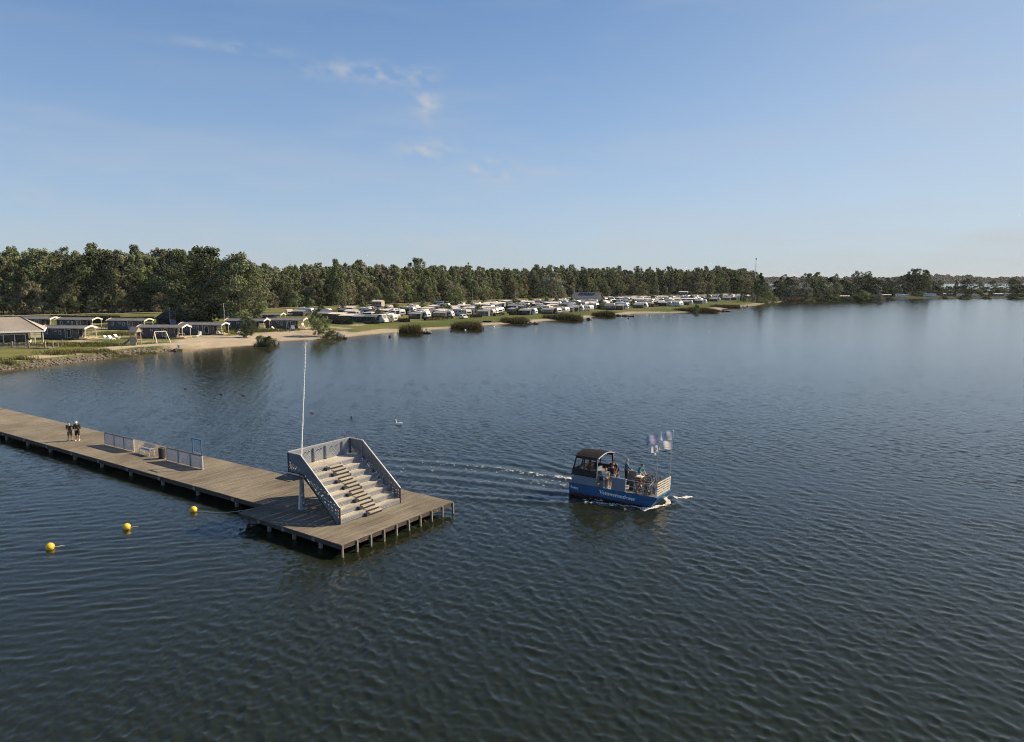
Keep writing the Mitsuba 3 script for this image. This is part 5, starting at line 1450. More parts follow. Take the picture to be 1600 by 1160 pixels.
for i, x in enumerate((-9, -6.2, -3.4, -.6, 2.2, 4.9)):
    t = thing("terrace_table", "dark table on the pavilion terrace, " + ("far left", "second from the left", "third from the left", "third from the right", "second from the right", "far right")[i], "table", "tables on the pavilion terrace")
    MM = M @ frame2((x, -2.6), .2 * i)
    add("top", place(box(-.5, .5, -.4, .4, .86, .90), MM), "m_pole_wood", t)
    add("pedestal", place(bar([0, 0, .16], [0, 0, .86], .05, 8), MM), "m_dark_steel", t)
    for a in (0, 1, 2, 3):
        c = thing("terrace_chair", "dark chair at the terrace table " + ("far left", "second from the left", "third from the left", "third from the right", "second from the right", "far right")[i], "chair", "chairs on the pavilion terrace")
        M3 = MM @ frame2((0, 0), a * math.pi / 2) @ frame2((0, -.85), 0)
        add("seat", place(box(-.24, .24, -.24, .24, .58, .64), M3), "m_charcoal", c)
        add("backrest", place(box(-.24, .24, -.28, -.22, .64, 1.1), M3), "m_charcoal", c)
        for n_, (sx, sy) in enumerate(((-1, -1), (1, -1), (1, 1), (-1, 1))):
            add("leg", place(bar([.2 * sx, .2 * sy, .16], [.2 * sx, .2 * sy, .58], .018, 5), M3), "m_charcoal", c)

# beach things: play tower, swing, loungers, lamp, sign boards
pt = thing("play_tower", "small wooden play tower with pitched roof, slide and climbing wall on the beach", "play tower")
pq = np.array((-84.6, 159.3)); M = frame2(pq, math.radians(-12), gz(*pq))
for sx in (-.75, .75):
    for sy in (-.75, .75):
        add("post", place(beam([sx, sy, -.2], [sx, sy, 3.0], .12, .12), M), "m_play_wood", pt)
add("platform", place(box(-.85, .85, -.85, .85, 1.25, 1.36), M), "m_play_wood", pt)
for s, o in ((1, 0), (-1, 0)):
    add("railing", place(box(-.8, .8, s * .80 - .03, s * .80 + .03, 1.36, 2.0), M), "m_play_wood", pt)
add("side_wall", place(box(-.83, -.77, -.8, .8, .3, 2.0), M), "m_play_wood", pt)
add("roof", place(gable_roof(-1.05, 1.05, 1.05, 2.9, 4.1, .06), M @ frame2((0, 0), 0)), "m_roof_tan", pt)
add("gable", place(extrude(sg.Polygon([(-.9, 2.95), (.9, 2.95), (0, 3.98)]), .04, ([.98, 0, 0], [0, 1, 0], [0, 0, 1])), M), "m_play_wood", pt)
add("climbing_wall", place(trimesh.convex.convex_hull(np.array([[x, y, z] for x, y, z in ((-.2, -1.7, -.1), (1.25, -1.7, -.1), (-.2, -.86, 1.4), (1.25, -.86, 1.4), (-.2, -1.62, -.1), (1.25, -1.62, -.1), (-.2, -.8, 1.4), (1.25, -.8, 1.4))])), M), "m_play_wood", pt)
add("slide", place(cat(beam([-.8, -.2, 1.45], [-2.6, -.6, .15], .6, .06), beam([-.82, .12, 1.6], [-2.62, -.28, .3], .05, .2), beam([-.78, -.5, 1.6], [-2.58, -.9, .3], .05, .2)), M), "m_slide_green", pt)
sw = thing("swing_frame", "white swing frame standing on the sand right of the play tower", "swing")
a, b = np.array((-81.6, 162.8)), np.array((-79.6, 165.3)); d = (b - a) / np.linalg.norm(b - a); nn = np.array([-d[1], d[0]])
z = gz(*((a + b) / 2)) - .1
ta, tb = np.array([*(a + nn * 1.1 + d * .1), z + 2.75]), np.array([*(b + nn * 1.1 - d * .5), z + 2.75])
add("top_beam", beam(ta, tb, .15, .15), "m_cream", sw)
for p, t in ((a, ta), (a + nn * 2.2, ta), (b, tb), (b + nn * 2.2, tb)):
    add("leg", beam([*p, z], t - [0, 0, .09], .13, .13), "m_cream", sw)
for f in (.33, .66):
    q = ta + (tb - ta) * f
    add("swing_seat", cat(box(q[0] - .22, q[0] + .22, q[1] - .1, q[1] + .1, z + .5, z + .54), bar([q[0] - .2, q[1], z + .54], [q[0] - .2, q[1], q[2] - .08], .012, 5), bar([q[0] + .2, q[1], z + .54], [q[0] + .2, q[1], q[2] - .08], .012, 5)), "m_charcoal", sw)


def lounger_parts(back):
    return {"seat": (box(-.3, .3, -.9, .25, .28, .34), "white"), "backrest": (place(box(-.3, .3, 0, .78, -.03, .03), np.array([[1, 0, 0, 0], [0, math.cos(back), -math.sin(back), .25], [0, math.sin(back), math.cos(back), .33], [0, 0, 0, 1.0]])), "white"),
            "leg": (cat(box(-.28, -.22, -.8, -.74, 0, .28), box(.22, .28, -.8, -.74, 0, .28)), "white"), "leg_001": (cat(box(-.28, -.22, .1, .16, 0, .28), box(.22, .28, .1, .16, 0, .28)), "white")}


group("lounger", lounger_parts(.75)); group("beach_chair", {**lounger_parts(1.25), "seat": (box(-.3, .3, -.35, .25, .34, .42), "white"), "leg": (cat(box(-.28, -.22, -.3, -.24, 0, .34), box(.22, .28, -.3, -.24, 0, .34)), "white")})
for k, q, a, lab in (("lounger", (-98.6, 172.8), 70, "white lounger on the sand left of the play tower, leftmost of three"), ("lounger", (-97.6, 172.8), 60, "white lounger left of the play tower, middle of three"), ("lounger", (-98.3, 176.7), 65, "white lounger nearest the play tower"),
                     ("beach_chair", (-80.4, 182.8), 20, "white beach chair between two brown chalets, right one"), ("beach_chair", (-80.2, 180.7), -30, "white beach chair between two brown chalets, left one"), ("lounger", (-78.6, 191.5), 75, "white lounger in front of the chalet with the lamp post"), ("beach_chair", (-74.2, 192.7), 10, "white beach chair beside the bush tree on the sand spit"),
                     ("lounger", (-68.9, 206.4), 70, "white lounger on the sand before the last chalets"), ("beach_chair", (-64.9, 209.1), 0, "white beach chair at the wall of the last chalet, left of a pair"), ("beach_chair", (-64.4, 209.1), 15, "white beach chair at the wall of the last chalet, right of a pair"), ("beach_chair", (-64.8, 220.7), 40, "white beach chair at the porch of the last chalet")):
    put(k, "lounger" if k == "lounger" else "beach_chair", q, a, lab, "lounger" if k == "lounger" else "chair", s=(1.25, 1.25, 1.25))
for q, h, lab, m_ in (((-91.1, 225.3), 7.0, "tall white lamp post behind the brown chalet", "m_white"), ((-20.69, 371.6), 9.5, "tall wooden pole among the caravans", "m_pole_wood"), ((2.19, 443.2), 7.5, "pale pole between the caravans", "m_pale_metal"), ((116.1, 568.1), 8.5, "thin pale pole behind the far caravans", "m_pale_metal"), ((-111.5, 231.9), 5.5, "thin grey post in front of the black barn roof", "m_pale_metal")):
    t = thing("pole", lab, "pole")
    z = gz(*q)
    r_ = .16 if "wooden" in lab else .09
    add("shaft", bar([*q, z - .3], [*q, z + h], r_, 8, r_ * .75), m_, t)
    add("top", box(q[0] - r_ * 1.6, q[0] + r_ * 1.6, q[1] - r_, q[1] + r_, z + h, z + h + .25), m_, t)
for q, n_, lab in (((-45.9, 187.9), 2, "pair of white boards on posts in the water by the first groyne"), ((-25.37, 209.9), 1, "white board in the water by the dense brown reed bed"), ((-55.27, 165.9), 1, "white board post at the tip of the sand spit"), ((-73.8, 156.7), 1, "pale blue sign post where the beach begins"), ((5.46, 263.9), 1, "small white post by the rowing boat's reed bed")):
    t = thing("water_sign", lab, "sign")
    for i in range(n_):
        x = q[0] + i * .62
        add("board", box(x - .24, x + .24, q[1] - .03, q[1] + .03, .55, 1.25), "m_white" if "blue" not in lab else "m_pale_blue", t)
        add("post", bar([x, q[1] + .05, -1], [x, q[1] + .05, 1.25], .04, 6), "m_pale_metal", t)
# mooring floats off the beaches
for i, (q, dark) in enumerate((((-16.48, 234.4), 0), ((-18.44, 215.2), 1), ((-9.63, 217.9), 1), ((-6.06, 236.0), 0), ((1.33, 246.2), 1), ((46.96, 287.6), 1), ((58.83, 302.8), 0), ((-33.51, 194.3), 1), ((65.3, 308.2), 0), ((-14.53, 220.8), 0))):
    t = thing("mooring_float", ("dark" if dark else "white") + " mooring float off the campsite beach, " + ("first second third fourth fifth sixth seventh eighth ninth tenth".split()[sorted(range(10), key=lambda j: [722, 705, 751, 771.5, 806, 981.5, 1016, 609, 1035.5, 727][j]).index(i)]) + " from the left", "mooring float")
    add("ball", man(sph((*q, .12), .34 if dark else .26, 14)), "m_navy" if dark else "m_white", t, smooth=True)
    add("ring", bar([*q, .36], [*q, .62], .05, 6), "m_dark_steel", t)
rb = thing("rowing_boat", "small white rowing boat with dark hull drawn up on the sand", "rowing boat")
q = np.array((-8.71, 254.5)); M = frame2(q, math.radians(-8), gz(*q))
hb = m3.Manifold.hull_points([(2.1, 0, .75), (1.2, .65, .6), (1.2, -.65, .6), (-1.7, .6, .6), (-1.7, -.6, .6), (1.2, 0, .0), (-1.6, .3, .02), (-1.6, -.3, .02)])
add("hull", place(man(hb - hb.scale((.9, .86, 1)).translate((0, 0, .12))), M), "m_charcoal", rb)
add("gunwale", place(cat(*[beam(a, b, .07, .06) for a, b in zip([(2.1, 0, .77), (1.2, .65, .62), (-1.7, .6, .62), (-1.7, -.6, .62), (1.2, -.65, .62)], [(1.2, .65, .62), (-1.7, .6, .62), (-1.7, -.6, .62), (1.2, -.65, .62), (2.1, 0, .77)])]), M), "m_white", rb)
add("thwart", place(box(-.3, .0, -.58, .58, .4, .46), M), "m_white", rb)

# building with solar panels
sb = thing("shower_building", "dark gabled building with grey roof and solar panels behind the caravans", "building")
q = np.array((38.03, 455.7)); M = frame2(q, math.radians(-27), gz(*q))
Lb, Wb, E, R = 17.5, 11.0, 2.9, 6.6
w_ = extrude(sg.Polygon([(0, -.5), (Wb, -.5), (Wb, E), (Wb / 2, R), (0, E)]), Lb, ([0, 0, 0], [0, 1, 0], [0, 0, 1])); w_.apply_translation([-w_.bounds[0][0], 0, 0])
add("wall", place(w_, M), "m_barn_dark", sb)
rf = add("roof", place(cat(*[trimesh.convex.convex_hull(np.array([[x, Wb / 2 + s * y, z + d] for x in (-.5, Lb + .5) for (y, z) in ((Wb / 2 + .7, E - .4), (0, R + .06)) for d in (.03, .2)])) for s in (1, -1)]), M), "m_roof_grey", sb)
sl = (R + .06 - (E - .4)) / (Wb / 2 + .7)
for i in range(7):
    for j in range(2):
        x = 3.4 + 1.5 * i
        y0_, y1_ = 2.6 + 1.15 * j, 2.6 + 1.15 * j + 1.1
        zz = lambda y: R + .06 - sl * (Wb / 2 - y) + .27
        add("solar_panel", place(trimesh.convex.convex_hull(np.array([[xx, y, zz(y) + d] for xx in (x, x + 1.44) for y in (y0_, y1_) for d in (0, .05)])), M), "m_solar", rf)
add("gutter", place(beam([-.5, -.72, E - .33], [Lb + .5, -.72, E - .33], .1, .18), M), "m_white", sb)
add("band", place(box(.02, Lb - .02, -.03, -.01, .9, 2.1), M), "m_cream", sb)

# ------------------------------------------------------------------ caravans, awnings, tents, cars
def caravan(name, mt, L=6.2, n=3, wide=False):
    W, H = 2.3, 2.6
    pf = sg.Polygon([(-L / 2, .55), (L / 2 - .35, .5), (L / 2 + .05, 1.0), (L / 2 - .12, 1.75), (L / 2 - .55, H - .05), (L / 2 - 1.2, H), (-L / 2 + .35, H), (-L / 2 + .05, H - .35), (-L / 2 - .04, 1.4)]).buffer(.08).simplify(.02)
    P = {"body": (extrude(pf, W, ([0, 0, 0], [1, 0, 0], [0, 0, 1])), mt)}
    P["body"][0].apply_translation([0, -W / 2 - P["body"][0].bounds[0][1], 0])
    for k in range(n):
        x = -L / 2 + 1.3 + k * (L - 2.4) / max(1, n - 1)
        for sd, o in ((-1, 0), (1, n)):
            P[f"window_{k + o:03d}" if k + o else "window"] = (box(x - .5, x + .5, sd * (W / 2 + .012) - .014, sd * (W / 2 + .012) + .014, 1.5, 2.05), "glass")
    P["front_window"] = (trimesh.convex.convex_hull(np.array([[x, y, z] for y in (-.85, .85) for x, z in ((L / 2 + .11, 1.28), (L / 2 + .0, 1.78), (L / 2 + .14, 1.28), (L / 2 + .03, 1.78))])), "glass")
    P["rear_window"] = (box(-L / 2 - .15, -L / 2 - .10, -.7, .7, 1.5, 1.95), "glass")
    P["stripe_band"] = (cat(box(-L / 2 + .1, L / 2 - .5, -W / 2 - .012, -W / 2 - .002, 1.1, 1.25), box(-L / 2 + .1, L / 2 - .5, W / 2 + .002, W / 2 + .012, 1.1, 1.25)), "stripe")
    P["door"] = (box(-.2, .4, -W / 2 - .02, -W / 2 - .004, .6, 2.3), mt)
    for k, sd in enumerate((-1, 1)):
        P["wheel" + ("_001" if k else "")] = (bar([-.2, sd * (W / 2 - .2), .33], [-.2, sd * (W / 2 + .03), .33], .33, 14), "tyre")
    P["drawbar"] = (cat(beam([L / 2, -.4, .48], [L / 2 + 1.2, 0, .48], .08, .08), beam([L / 2, .4, .48], [L / 2 + 1.2, 0, .48], .08, .08)), "pale_metal")
    P["roof_hatch"] = (box(-1.2, -.6, -.35, .35, H + .06, H + .2), "white")
    P["roof_hatch_001"] = (box(.9, 1.35, -.3, .3, H + .06, H + .17), "awning_grey")
    group(name, P)


caravan("caravan_a", "caravan_white"); caravan("caravan_b", "caravan_white", 7.2, 4); caravan("caravan_c", "caravan_cream", 5.4, 2)


def awning(name, wall, roof, L=5.2, D=2.6, H=2.4, gable=False):
    P = {}
    if gable:
        pf = sg.Polygon([(0, 0), (D, 0), (D, H * .78), (D / 2, H), (0, H * .78)])
        w = extrude(pf, L, ([0, 0, 0], [0, 1, 0], [0, 0, 1])); w.apply_translation([-L / 2 - w.bounds[0][0], -D, -.1])
        P["side_wall"] = (w, wall)
        P["roof"] = (cat(*[trimesh.convex.convex_hull(np.array([[x, -D / 2 + s * y, z + d] for x in (-L / 2 - .2, L / 2 + .2) for y, z in ((D / 2 + .25, H * .78 - .08), (0, H)) for d in (.01, .05)])) for s in (1, -1)]), roof)
    else:
        P["side_wall"] = (trimesh.convex.convex_hull(np.array([[x, y, z] for x in (-L / 2, L / 2) for y, z in ((0, -.1), (-D, -.1), (0, H + .02), (-D, H - .5))])), wall)
        P["roof"] = (trimesh.convex.convex_hull(np.array([[x, y, z + d] for x in (-L / 2 - .12, L / 2 + .12) for y, z in ((.05, H + .04), (-D - .18, H - .49)) for d in (.01, .06)])), roof)
    hz = H - .55 if not gable else H * .74
    for k in range(3):
        x = -L / 2 + L * (k + .5) / 3
        P["window" + (f"_{k:03d}" if k else "")] = (box(x - L * .13, x + L * .13, -D - .03, -D - .005, .75, min(hz, 1.75)), "glass")
        P["window" + (f"_{k:03d}" if k else "") + "__frame"] = (cat(box(x - L * .14, x - L * .13, -D - .04, -D - .005, .7, 1.8), box(x + L * .13, x + L * .14, -D - .04, -D - .005, .7, 1.8)), "awning_grey")
    P["valance"] = (box(-L / 2 - .1, L / 2 + .1, -D - .20, -D - .16, hz - .05, hz + .12), "awning_grey")
    group(name, P)


awning("awning_dark", "awning_dark", "awning_grey"); awning("awning_grey", "awning_grey", "awning_grey"); awning("awning_tan", "awning_dark", "awning_roof", 6.2, 3.0, 2.55)
awning("tent_tan", "awning_tan", "awning_roof", 5.0, 3.6, 2.9, True); awning("tent_blue", "awning_blue", "awning_grey", 4.2, 3.2, 3.2, True); awning("tent_dark", "awning_dark", "awning_blue", 5.0, 3.6, 2.6, True)
awning("sun_roof", "awning_grey", "awning_roof", 7.4, 3.0, 3.0)
# car and motor home
def car(name, mt, L=4.3, H=1.5, van=False):
    W = 1.75
    top = [(-L / 2 + .1, .85), (-L / 2 + .45, H), (L / 2 - 1.7, H), (L / 2 - 1.05, .95), (L / 2 - .1, .8)] if not van else [(-L / 2, H), (L / 2 - 1.5, H), (L / 2 - .7, 1.35), (L / 2 - .05, 1.0)]
    pf = sg.Polygon([(-L / 2, .3), (L / 2, .3)] + top[::-1]).buffer(.06)
    P = {"body": (extrude(pf, W, ([0, 0, 0], [1, 0, 0], [0, 0, 1])), mt)}
    P["body"][0].apply_translation([0, -W / 2 - P["body"][0].bounds[0][1], 0])
    for k, s in enumerate((-1, 1)):
        P["side_window" + ("_001" if k else "")] = (box(-L / 2 + .6, L / 2 - 1.6, s * (W / 2 + .01) - .012, s * (W / 2 + .01) + .012, H - .55, H - .12), "glass")
    for k, (x, s) in enumerate(((-L / 2 + .8, -1), (L / 2 - .85, -1), (-L / 2 + .8, 1), (L / 2 - .85, 1))):
        P["wheel" + (f"_{k:03d}" if k else "")] = (bar([x, s * (W / 2 - .2), .32], [x, s * (W / 2 + .02), .32], .32, 14), "tyre")
    P["windscreen"] = (trimesh.convex.convex_hull(np.array([[x, y, z] for y in (-.7, .7) for x, z in ((L / 2 - 1.62, H - .02), (L / 2 - 1.0, .98), (L / 2 - 1.56, H - .0), (L / 2 - .94, 1.0))])) if not van else trimesh.convex.convex_hull(np.array([[x, y, z] for y in (-.75, .75) for x, z in ((L / 2 - 1.42, H - .05), (L / 2 - .68, 1.42), (L / 2 - 1.36, H - .03), (L / 2 - .62, 1.44))])), "glass")
    P["headlight"] = (box(L / 2 + .02, L / 2 + .08, -.75, -.45, .65, .8), "pale_metal"); P["headlight_001"] = (box(L / 2 + .02, L / 2 + .08, .45, .75, .65, .8), "pale_metal")
    group(name, P)


car("car_white", "caravan_white"); car("car_dark", "charcoal"); car("van_white", "caravan_white", 6.2, 2.7, True)
ORD = "first second third fourth fifth sixth seventh eighth ninth tenth eleventh twelfth thirteenth fourteenth fifteenth sixteenth seventeenth eighteenth nineteenth twentieth".split() + [f"{n}th" for n in range(21, 90)]
WORDS = {"caravan_a": ("caravan", "white caravan"), "caravan_b": ("caravan", "long white caravan"), "caravan_c": ("caravan", "cream caravan"), "awning_dark": ("awning", "dark grey caravan awning"), "awning_grey": ("awning", "pale grey caravan awning"), "awning_tan": ("awning", "dark awning with pale tan roof"),
         "tent_tan": ("tent", "tan house tent"), "tent_blue": ("tent", "tall blue grey tent"), "tent_dark": ("tent", "dark house tent"), "sun_roof": ("awning", "flat pale canopy roof"), "car_white": ("car", "white car"), "car_dark": ("car", "dark car"), "van_white": ("van", "white motor home")}
UNITS = []                                        # row, kind, place, angle


def unit(row, kind_, q, a=-24, s=1.0):
    UNITS.append((row, kind_, np.array(q), a, s))


def pitch_(row, q, a=-24, car_="caravan_a", aw="awning_dark", s=1.0):
    """A caravan with its awning on the side towards the lake."""
    q = np.array(q)
    unit(row, car_, q, a, s)
    c, sn = math.cos(math.radians(a)), math.sin(math.radians(a))
    o = np.array([-1.1 * s, -1.17 * s])
    unit(row, aw, q + [c * o[0] - sn * o[1], sn * o[0] + c * o[1]], a, s)


F, B, C_ = "front row", "second row", "rear row"

for q, cv, aw in (((-25.78, 278.2), "caravan_a", "awning_dark"), ((-34.16, 271.2), "caravan_a", "awning_dark"), ((-9.5, 293.5), "caravan_c", "awning_grey"), ((7.6, 301.8), "caravan_a", "awning_dark"), ((30.85, 336.6), "caravan_a", "awning_dark"), ((54.88, 355.2), "caravan_a", "awning_dark"), ((68.5, 375.9), "caravan_a", "awning_dark"), ((87.1, 404.3), "caravan_b", "awning_dark"),
                  ((104.7, 425.6), "caravan_a", "awning_dark"), ((119.4, 449.4), "caravan_a", "awning_grey"), ((139.9, 490.4), "caravan_a", "awning_dark")):
    pitch_(F, q, -24, cv, aw)
for q, k, a in (((-71.4, 273.5), "awning_dark", -14), ((-64.0, 264.5), "awning_tan", -14), ((-57.61, 254.0), "awning_tan", -12), ((-52.66, 250.0), "awning_dark", -14), ((-47.57, 248.1), "tent_dark", -20), ((-45.43, 246.2), "van_white", -40), ((-42.66, 248.1), "caravan_c", -30), ((-18.54, 271.2), "car_white", -60), ((16.47, 310.5), "awning_dark", -22), ((18.98, 310.5), "caravan_c", -50), ((22.77, 316.7), "caravan_a", -55),
                ((26.1, 326.3), "awning_dark", -24), ((50.09, 355.2), "tent_dark", -22), ((92.5, 399.2), "caravan_a", -55), ((157.3, 522.2), "awning_grey", -20), ((174.2, 548.8), "caravan_a", -30), ((164.2, 530.7), "awning_dark", -20)):
    unit(F, k, q, a)
for q, k, a in (((-91.0, 290.8), "caravan_c", -60), ((-86.3, 290.8), "awning_dark", -16), ((-88.2, 304.7), "caravan_b", -16), ((-79.3, 299.0), "caravan_b", -18), ((-63.5, 288.2), "tent_tan", -20), ((-64.6, 329.7), "tent_dark", -16), ((-53.5, 299.0), "awning_tan", -18), ((-51.01, 301.8), "caravan_a", -40), ((-46.19, 293.5), "caravan_b", -62), ((-47.56, 343.8), "caravan_c", -20), ((-41.08, 343.8), "car_white", -30),
                ((-38.26, 380.4), "tent_dark", -15), ((-26.9, 296.2), "awning_dark", -24), ((-22.37, 296.2), "caravan_a", -35), ((-18.57, 290.8), "caravan_c", -62), ((-23.61, 355.2), "awning_tan", -18), ((-14.52, 359.1), "sun_roof", -20), ((-10.81, 343.8), "caravan_c", -45), ((-6.42, 310.5), "caravan_a", -62), ((-6.83, 380.4), "sun_roof", -20),
                ((0.92, 340.1), "tent_blue", -22), ((6.34, 371.6), "caravan_a", -24), ((9.32, 399.2), "sun_roof", -20), ((11.73, 326.3), "awning_grey", -24), ((15.59, 340.1), "caravan_b", -55), ((21.86, 380.4), "sun_roof", -20), ((19.83, 394.4), "caravan_a", -30), ((29.71, 375.9), "tent_dark", -22), ((34.22, 384.9), "caravan_a", -30), ((35.76, 340.1), "caravan_b", -50), ((42.72, 371.6), "caravan_c", -45), ((45.36, 404.3), "awning_tan", -20), ((53.54, 420.1), "caravan_a", -60), ((56.93, 420.1), "awning_dark", -20)):
    unit(B, k, q, a)
for q, k, a in (((-64.3, 347.5), "tent_tan", -16), ((15.11, 443.2), "caravan_a", -20), ((28.64, 443.2), "sun_roof", -20), ((30.16, 420.1), "caravan_a", -30), ((66.7, 455.7), "awning_tan", -20), ((76.3, 483.1), "caravan_b", -24), ((70.1, 431.3), "caravan_a", -35), ((69.1, 409.4), "caravan_c", -50), ((87.5, 469.0), "sun_roof", -20), ((83.6, 437.2), "caravan_a", -30), ((100.0, 513.8), "caravan_b", -24),
                ((99.7, 483.1), "caravan_a", -30), ((112.3, 530.7), "sun_roof", -22), ((100.6, 455.7), "caravan_a", -34), ((106.5, 469.0), "tent_dark", -24), ((131.1, 558.3), "caravan_b", -24), ((127.4, 522.2), "caravan_a", -30), ((144.1, 599.8), "sun_roof", -22), ((126.0, 498.0), "caravan_a", -40), ((151.0, 588.8), "tent_dark", -22), ((146.6, 548.8), "caravan_a", -30), ((141.5, 513.8), "tent_dark", -22), ((163.6, 588.8), "caravan_a", -24), ((164.0, 568.1), "caravan_b", -24), ((174.7, 588.8), "tent_dark", -20), ((182.8, 599.8), "caravan_a", -24), ((166.8, 635.2), "tent_dark", -22)):
    unit(C_, k, q, a)
# filling the depth of the campsite up to the dyke
fill = np.random.default_rng(404)
taken = [u[2] for u in UNITS]
fu = np.array(sorted((u[2][0] / u[2][1], u[2][1]) for u in UNITS if u[0] == F))
for u_ in np.linspace(-.315, .335, 300):
    for _ in range(3):
        d = fill.uniform(0, 1)
        near, far_ = None, None
        yr = [y for y in np.arange(200, 640, 3.0) if LAND.contains(sg.Point(u_ * y, y)) and ROAD.distance(sg.Point(u_ * y, y)) > 13.5 and sg.Point(u_ * y, y).distance(_edge) > 14 and y > np.interp(u_, fu[:, 0], fu[:, 1]) + 7 and EDGE.distance(sg.Point(u_ * y, y)) > 16]
        yr = [y for i, y in enumerate(yr) if y < (ROAD.interpolate(ROAD.project(sg.Point(u_ * y, y))).y)]
        if not yr:
            continue
        y = yr[int(d * len(yr))]
        q = np.array([u_ * y + fill.normal(0, 1), y])
        if min(np.hypot(*(q - t)) for t in taken) < 7.8 or q[0] < -74:
            continue
        taken.append(q)
        k = fill.choice(["caravan_a", "caravan_b", "caravan_c", "sun_roof", "awning_tan", "tent_dark", "awning_dark", "car_white", "car_dark", "van_white"], p=[.18, .09, .07, .10, .14, .12, .16, .04, .06, .04])
        unit(C_, k, q, fill.choice([-20, -24, -50, -62]))
SPIT = "row on the far spit"
for q, k, a in (((210.4, 568.1), "van_white", -20), ((217.0, 568.1), "caravan_a", -20), ((230.2, 588.8), "sun_roof", -20), ((239.3, 599.8), "caravan_a", -30), ((244.7, 578.3), "caravan_a", -50), ((248.3, 578.3), "caravan_a", -20), ((253.3, 582.5), "caravan_c", -20), ((259.2, 588.8), "caravan_a", -30), ((274.4, 611.1), "tent_tan", -24), ((269.2, 588.8), "caravan_b", -18), ((269.1, 578.3), "sun_roof", -18), ((275.6, 568.1), "caravan_c", -18), ((319.9, 611.1), "sun_roof", -16), ((337.8, 622.9), "caravan_a", -18), ((342.3, 622.9), "caravan_b", -20), ((370.0, 635.2), "caravan_b", -18), ((374.6, 635.2), "van_white", -18),
                ((394.8, 647.9), "sun_roof", -15), ((398.5, 635.2), "caravan_c", -15), ((412.2, 635.2), "caravan_c", -15), ((427.4, 647.9), "awning_grey", -15), ((440.7, 647.9), "sun_roof", -15), ((459.8, 661.2), "caravan_a", -15), ((459.9, 647.9), "awning_tan", -15)):
    unit(SPIT, k, q, a, 1.0)
count = {}
for row in (F, B, C_, SPIT):
    todo = sorted((u for u in UNITS if u[0] == row), key=lambda u: u[2][0] / u[2][1])
    for _, k, q, a, s in todo:
        c, words = WORDS[k]
        n_ = count[(row, words)] = count.get((row, words), -1) + 1
        put(k, {"van": "motor_home"}.get(c, c), q, a + float(tr.normal(0, 3)), f"{words}, {ORD[n_]} from left in the {'campsite ' if row != SPIT else ''}{row}", c, None, s=(s, s, s))

# clipped hedges between the pitches
def hedge(q0, q1, h, w, lab, tone=(.034, .046, .020)):
    a, b = np.array(q0), np.array(q1); d = b - a; L_ = np.linalg.norm(d); ang = math.atan2(d[1], d[0])
    n = int(26 * L_ * (h + w))
    r = np.random.default_rng(int(abs(a[0] * 10)) + 3)
    p = r.uniform([0, -w / 2, 0], [L_, w / 2, h], (n, 3))
    f = r.integers(0, 5, n)
    p[f == 0, 1] = -w / 2; p[f == 1, 1] = w / 2; p[f >= 3, 2] = h; p[f == 2, 0] = r.choice([0, L_], (f == 2).sum())
    p += r.normal(0, .07, p.shape)
    c, s = math.cos(ang), math.sin(ang)
    P = np.c_[a[0] + p[:, 0] * c - p[:, 1] * s, a[1] + p[:, 0] * s + p[:, 1] * c, p[:, 2] + gz(*((a + b) / 2))]
    v, f_, col_ = leaf_cloud(r, P, np.full(n, .1), 3, .17, tone)
    k = thing("hedge", lab, "hedge")
    add("leaves", (v, f_), "m_leaf", k, color=col_)
    M = frame2(a, ang, gz(*((a + b) / 2)))
    add("branches", place(box(.1, L_ - .1, -w / 2 + .12, w / 2 - .12, -.2, h - .12), M), "m_bark", k)


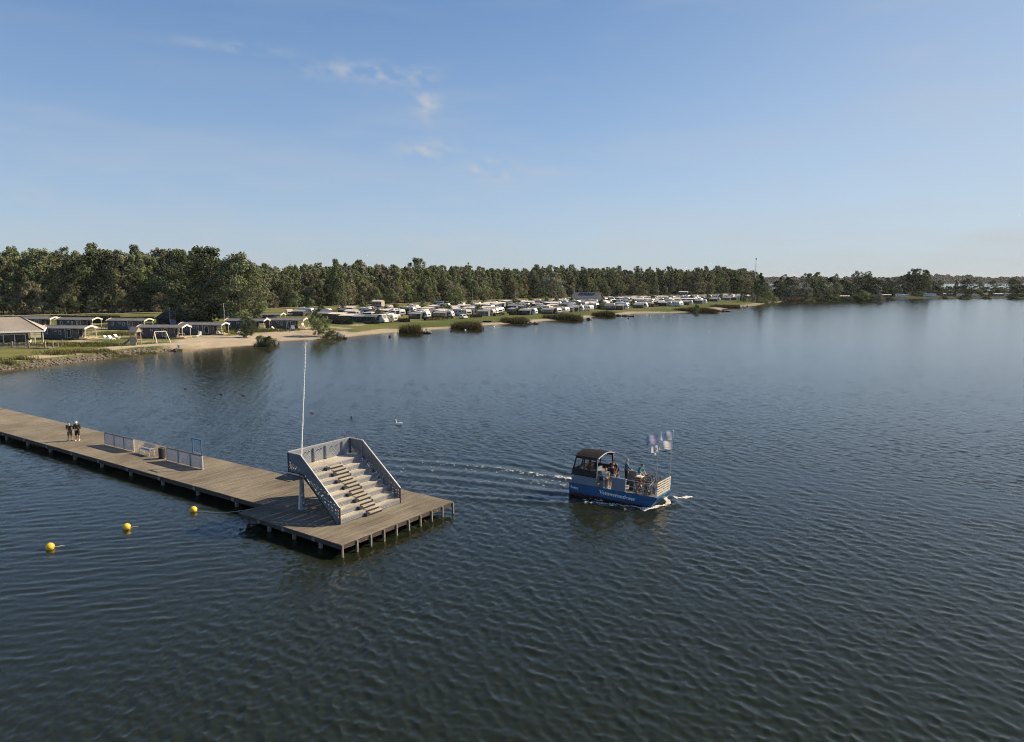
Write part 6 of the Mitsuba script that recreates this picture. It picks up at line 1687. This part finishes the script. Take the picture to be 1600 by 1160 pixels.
for q0, q1, h, w, lab in (((-63.5, 242.4), (-52.7, 233.6), 1.25, 1.3, "long dark clipped hedge before the leftmost awnings"), ((-40.87, 248.1), (-35.73, 248.1), 1.1, 1.1, "low hedge right of the cream caravan by the dark tent"), ((-31.59, 258.1), (-22.74, 268.9), 1.0, 1.1, "low hedge before two caravans of the front row"), ((-49.25, 238.8), (-44.73, 238.8), .8, 1.0, "low hedge before the dark house tent"),
                          ((-16.13, 275.8), (-12.01, 278.2), 1.1, 1.2, "short hedge right of the tan caravans by the wooden pole"), ((-7.26, 288.2), (-3.73, 296.2), 1.0, 1.1, "short hedge before the upright white caravan"), ((-1.08, 299.0), (3.23, 299.0), 1.4, 2.2, "bushy hedge before the blue grey tent"), ((-4.49, 333.1), (-0.9, 333.1), 2.0, 2.0, "tall bushy hedge left of the blue grey tent"),
                          ((44.04, 363.2), (47.74, 359.1), 2.0, 2.5, "bushy hedge left of the dark awnings"), ((-51.32, 326.3), (-44.5, 301.8), 2.2, 1.6, "dark tall hedge beside the upright white caravan, left campsite"), ((-158.1, 244.1), (-135.1, 244.1), 1.8, 2.5, "long dark hedge at the foot of the dyke behind the chalets"), ((-136.2, 248.1), (-127.1, 252.3), 1.6, 2.5, "hedge at the foot of the dyke left of the barn"), ((-98.4, 323.8), (-79.1, 345.3), 1.4, 2, "hedge behind the leftmost caravans"), ((-78.8, 365.5), (-48.79, 388.2), 1.4, 2, "hedge behind the tents of the left campsite"), ((76.6, 389.6), (80.4, 394.4), 1.5, 1.6, "dark bushy hedge between two pitches of the far front row")):
    hedge(q0, q1, h, w, lab)

for q0, q1, h, w, lab in (((-80.8, 357.1), (-52.47, 403.2), 2.4, 2.5, "long hedge under the dyke behind the left campsite"), ((-51.06, 406.3), (-26.59, 456.0), 2.4, 2.5, "long hedge under the dyke, left of the tall wooden pole"), ((-24.08, 462.7), (16.74, 533.6), 2.4, 2.5, "long hedge under the dyke, right of the tall wooden pole"),
                          ((73.2, 583.1), (132.5, 642.8), 2.4, 3, "long hedge under the dyke behind the far caravans"), ((135.4, 642.8), (208.6, 684.8), 2.4, 3, "long hedge under the dyke at the campsite's far end")):
    hedge(q0, q1, h, w, lab)
for i, (u_, y_) in enumerate([(t[0] / t[1], t[1]) for t in taken[::2]]):
    q = np.array([u_ * y_ - 4.2, y_ + 1.5])
    if LAND.contains(sg.Point(*q)) and sg.Point(*q).distance(_edge) > 14:
        tree(("bush_1", "bush_0", "round_0", "bush_1")[i % 4], q, (1.8, 2.2, 4.5, 2.6)[i % 4], ("dark shrub", "olive shrub", "small round tree", "dark shrub")[i % 4] + " among the caravans", "camp_shrub", "bush", "shrubs among the caravans: " + ("dark", "olive", "tree", "dark")[i % 4], wide=1.0)


# alike labels get their place in the row, counted from the left, where the row can be seen
same = {}
for k_, v_ in labels.items():
    if v_.get("group") and k_ in scene and "to_world" in scene[k_]:
        same.setdefault(v_["label"], []).append(k_)
for lab_, ks in same.items():
    if len(ks) > 1 and "rear rank" not in lab_ and "second rank" not in lab_:
        def _az(k_):
            m_ = np.array(T4(scene[k_]["to_world"]).matrix) if not hasattr(scene[k_]["to_world"], "matrix") else np.array(scene[k_]["to_world"].matrix)
            return m_[0, 3] / m_[1, 3]
        for n_, k_ in enumerate(sorted(ks, key=_az)):
            labels[k_] = {**labels[k_], "label": f"{lab_}, {ORD[n_]} from the left"}
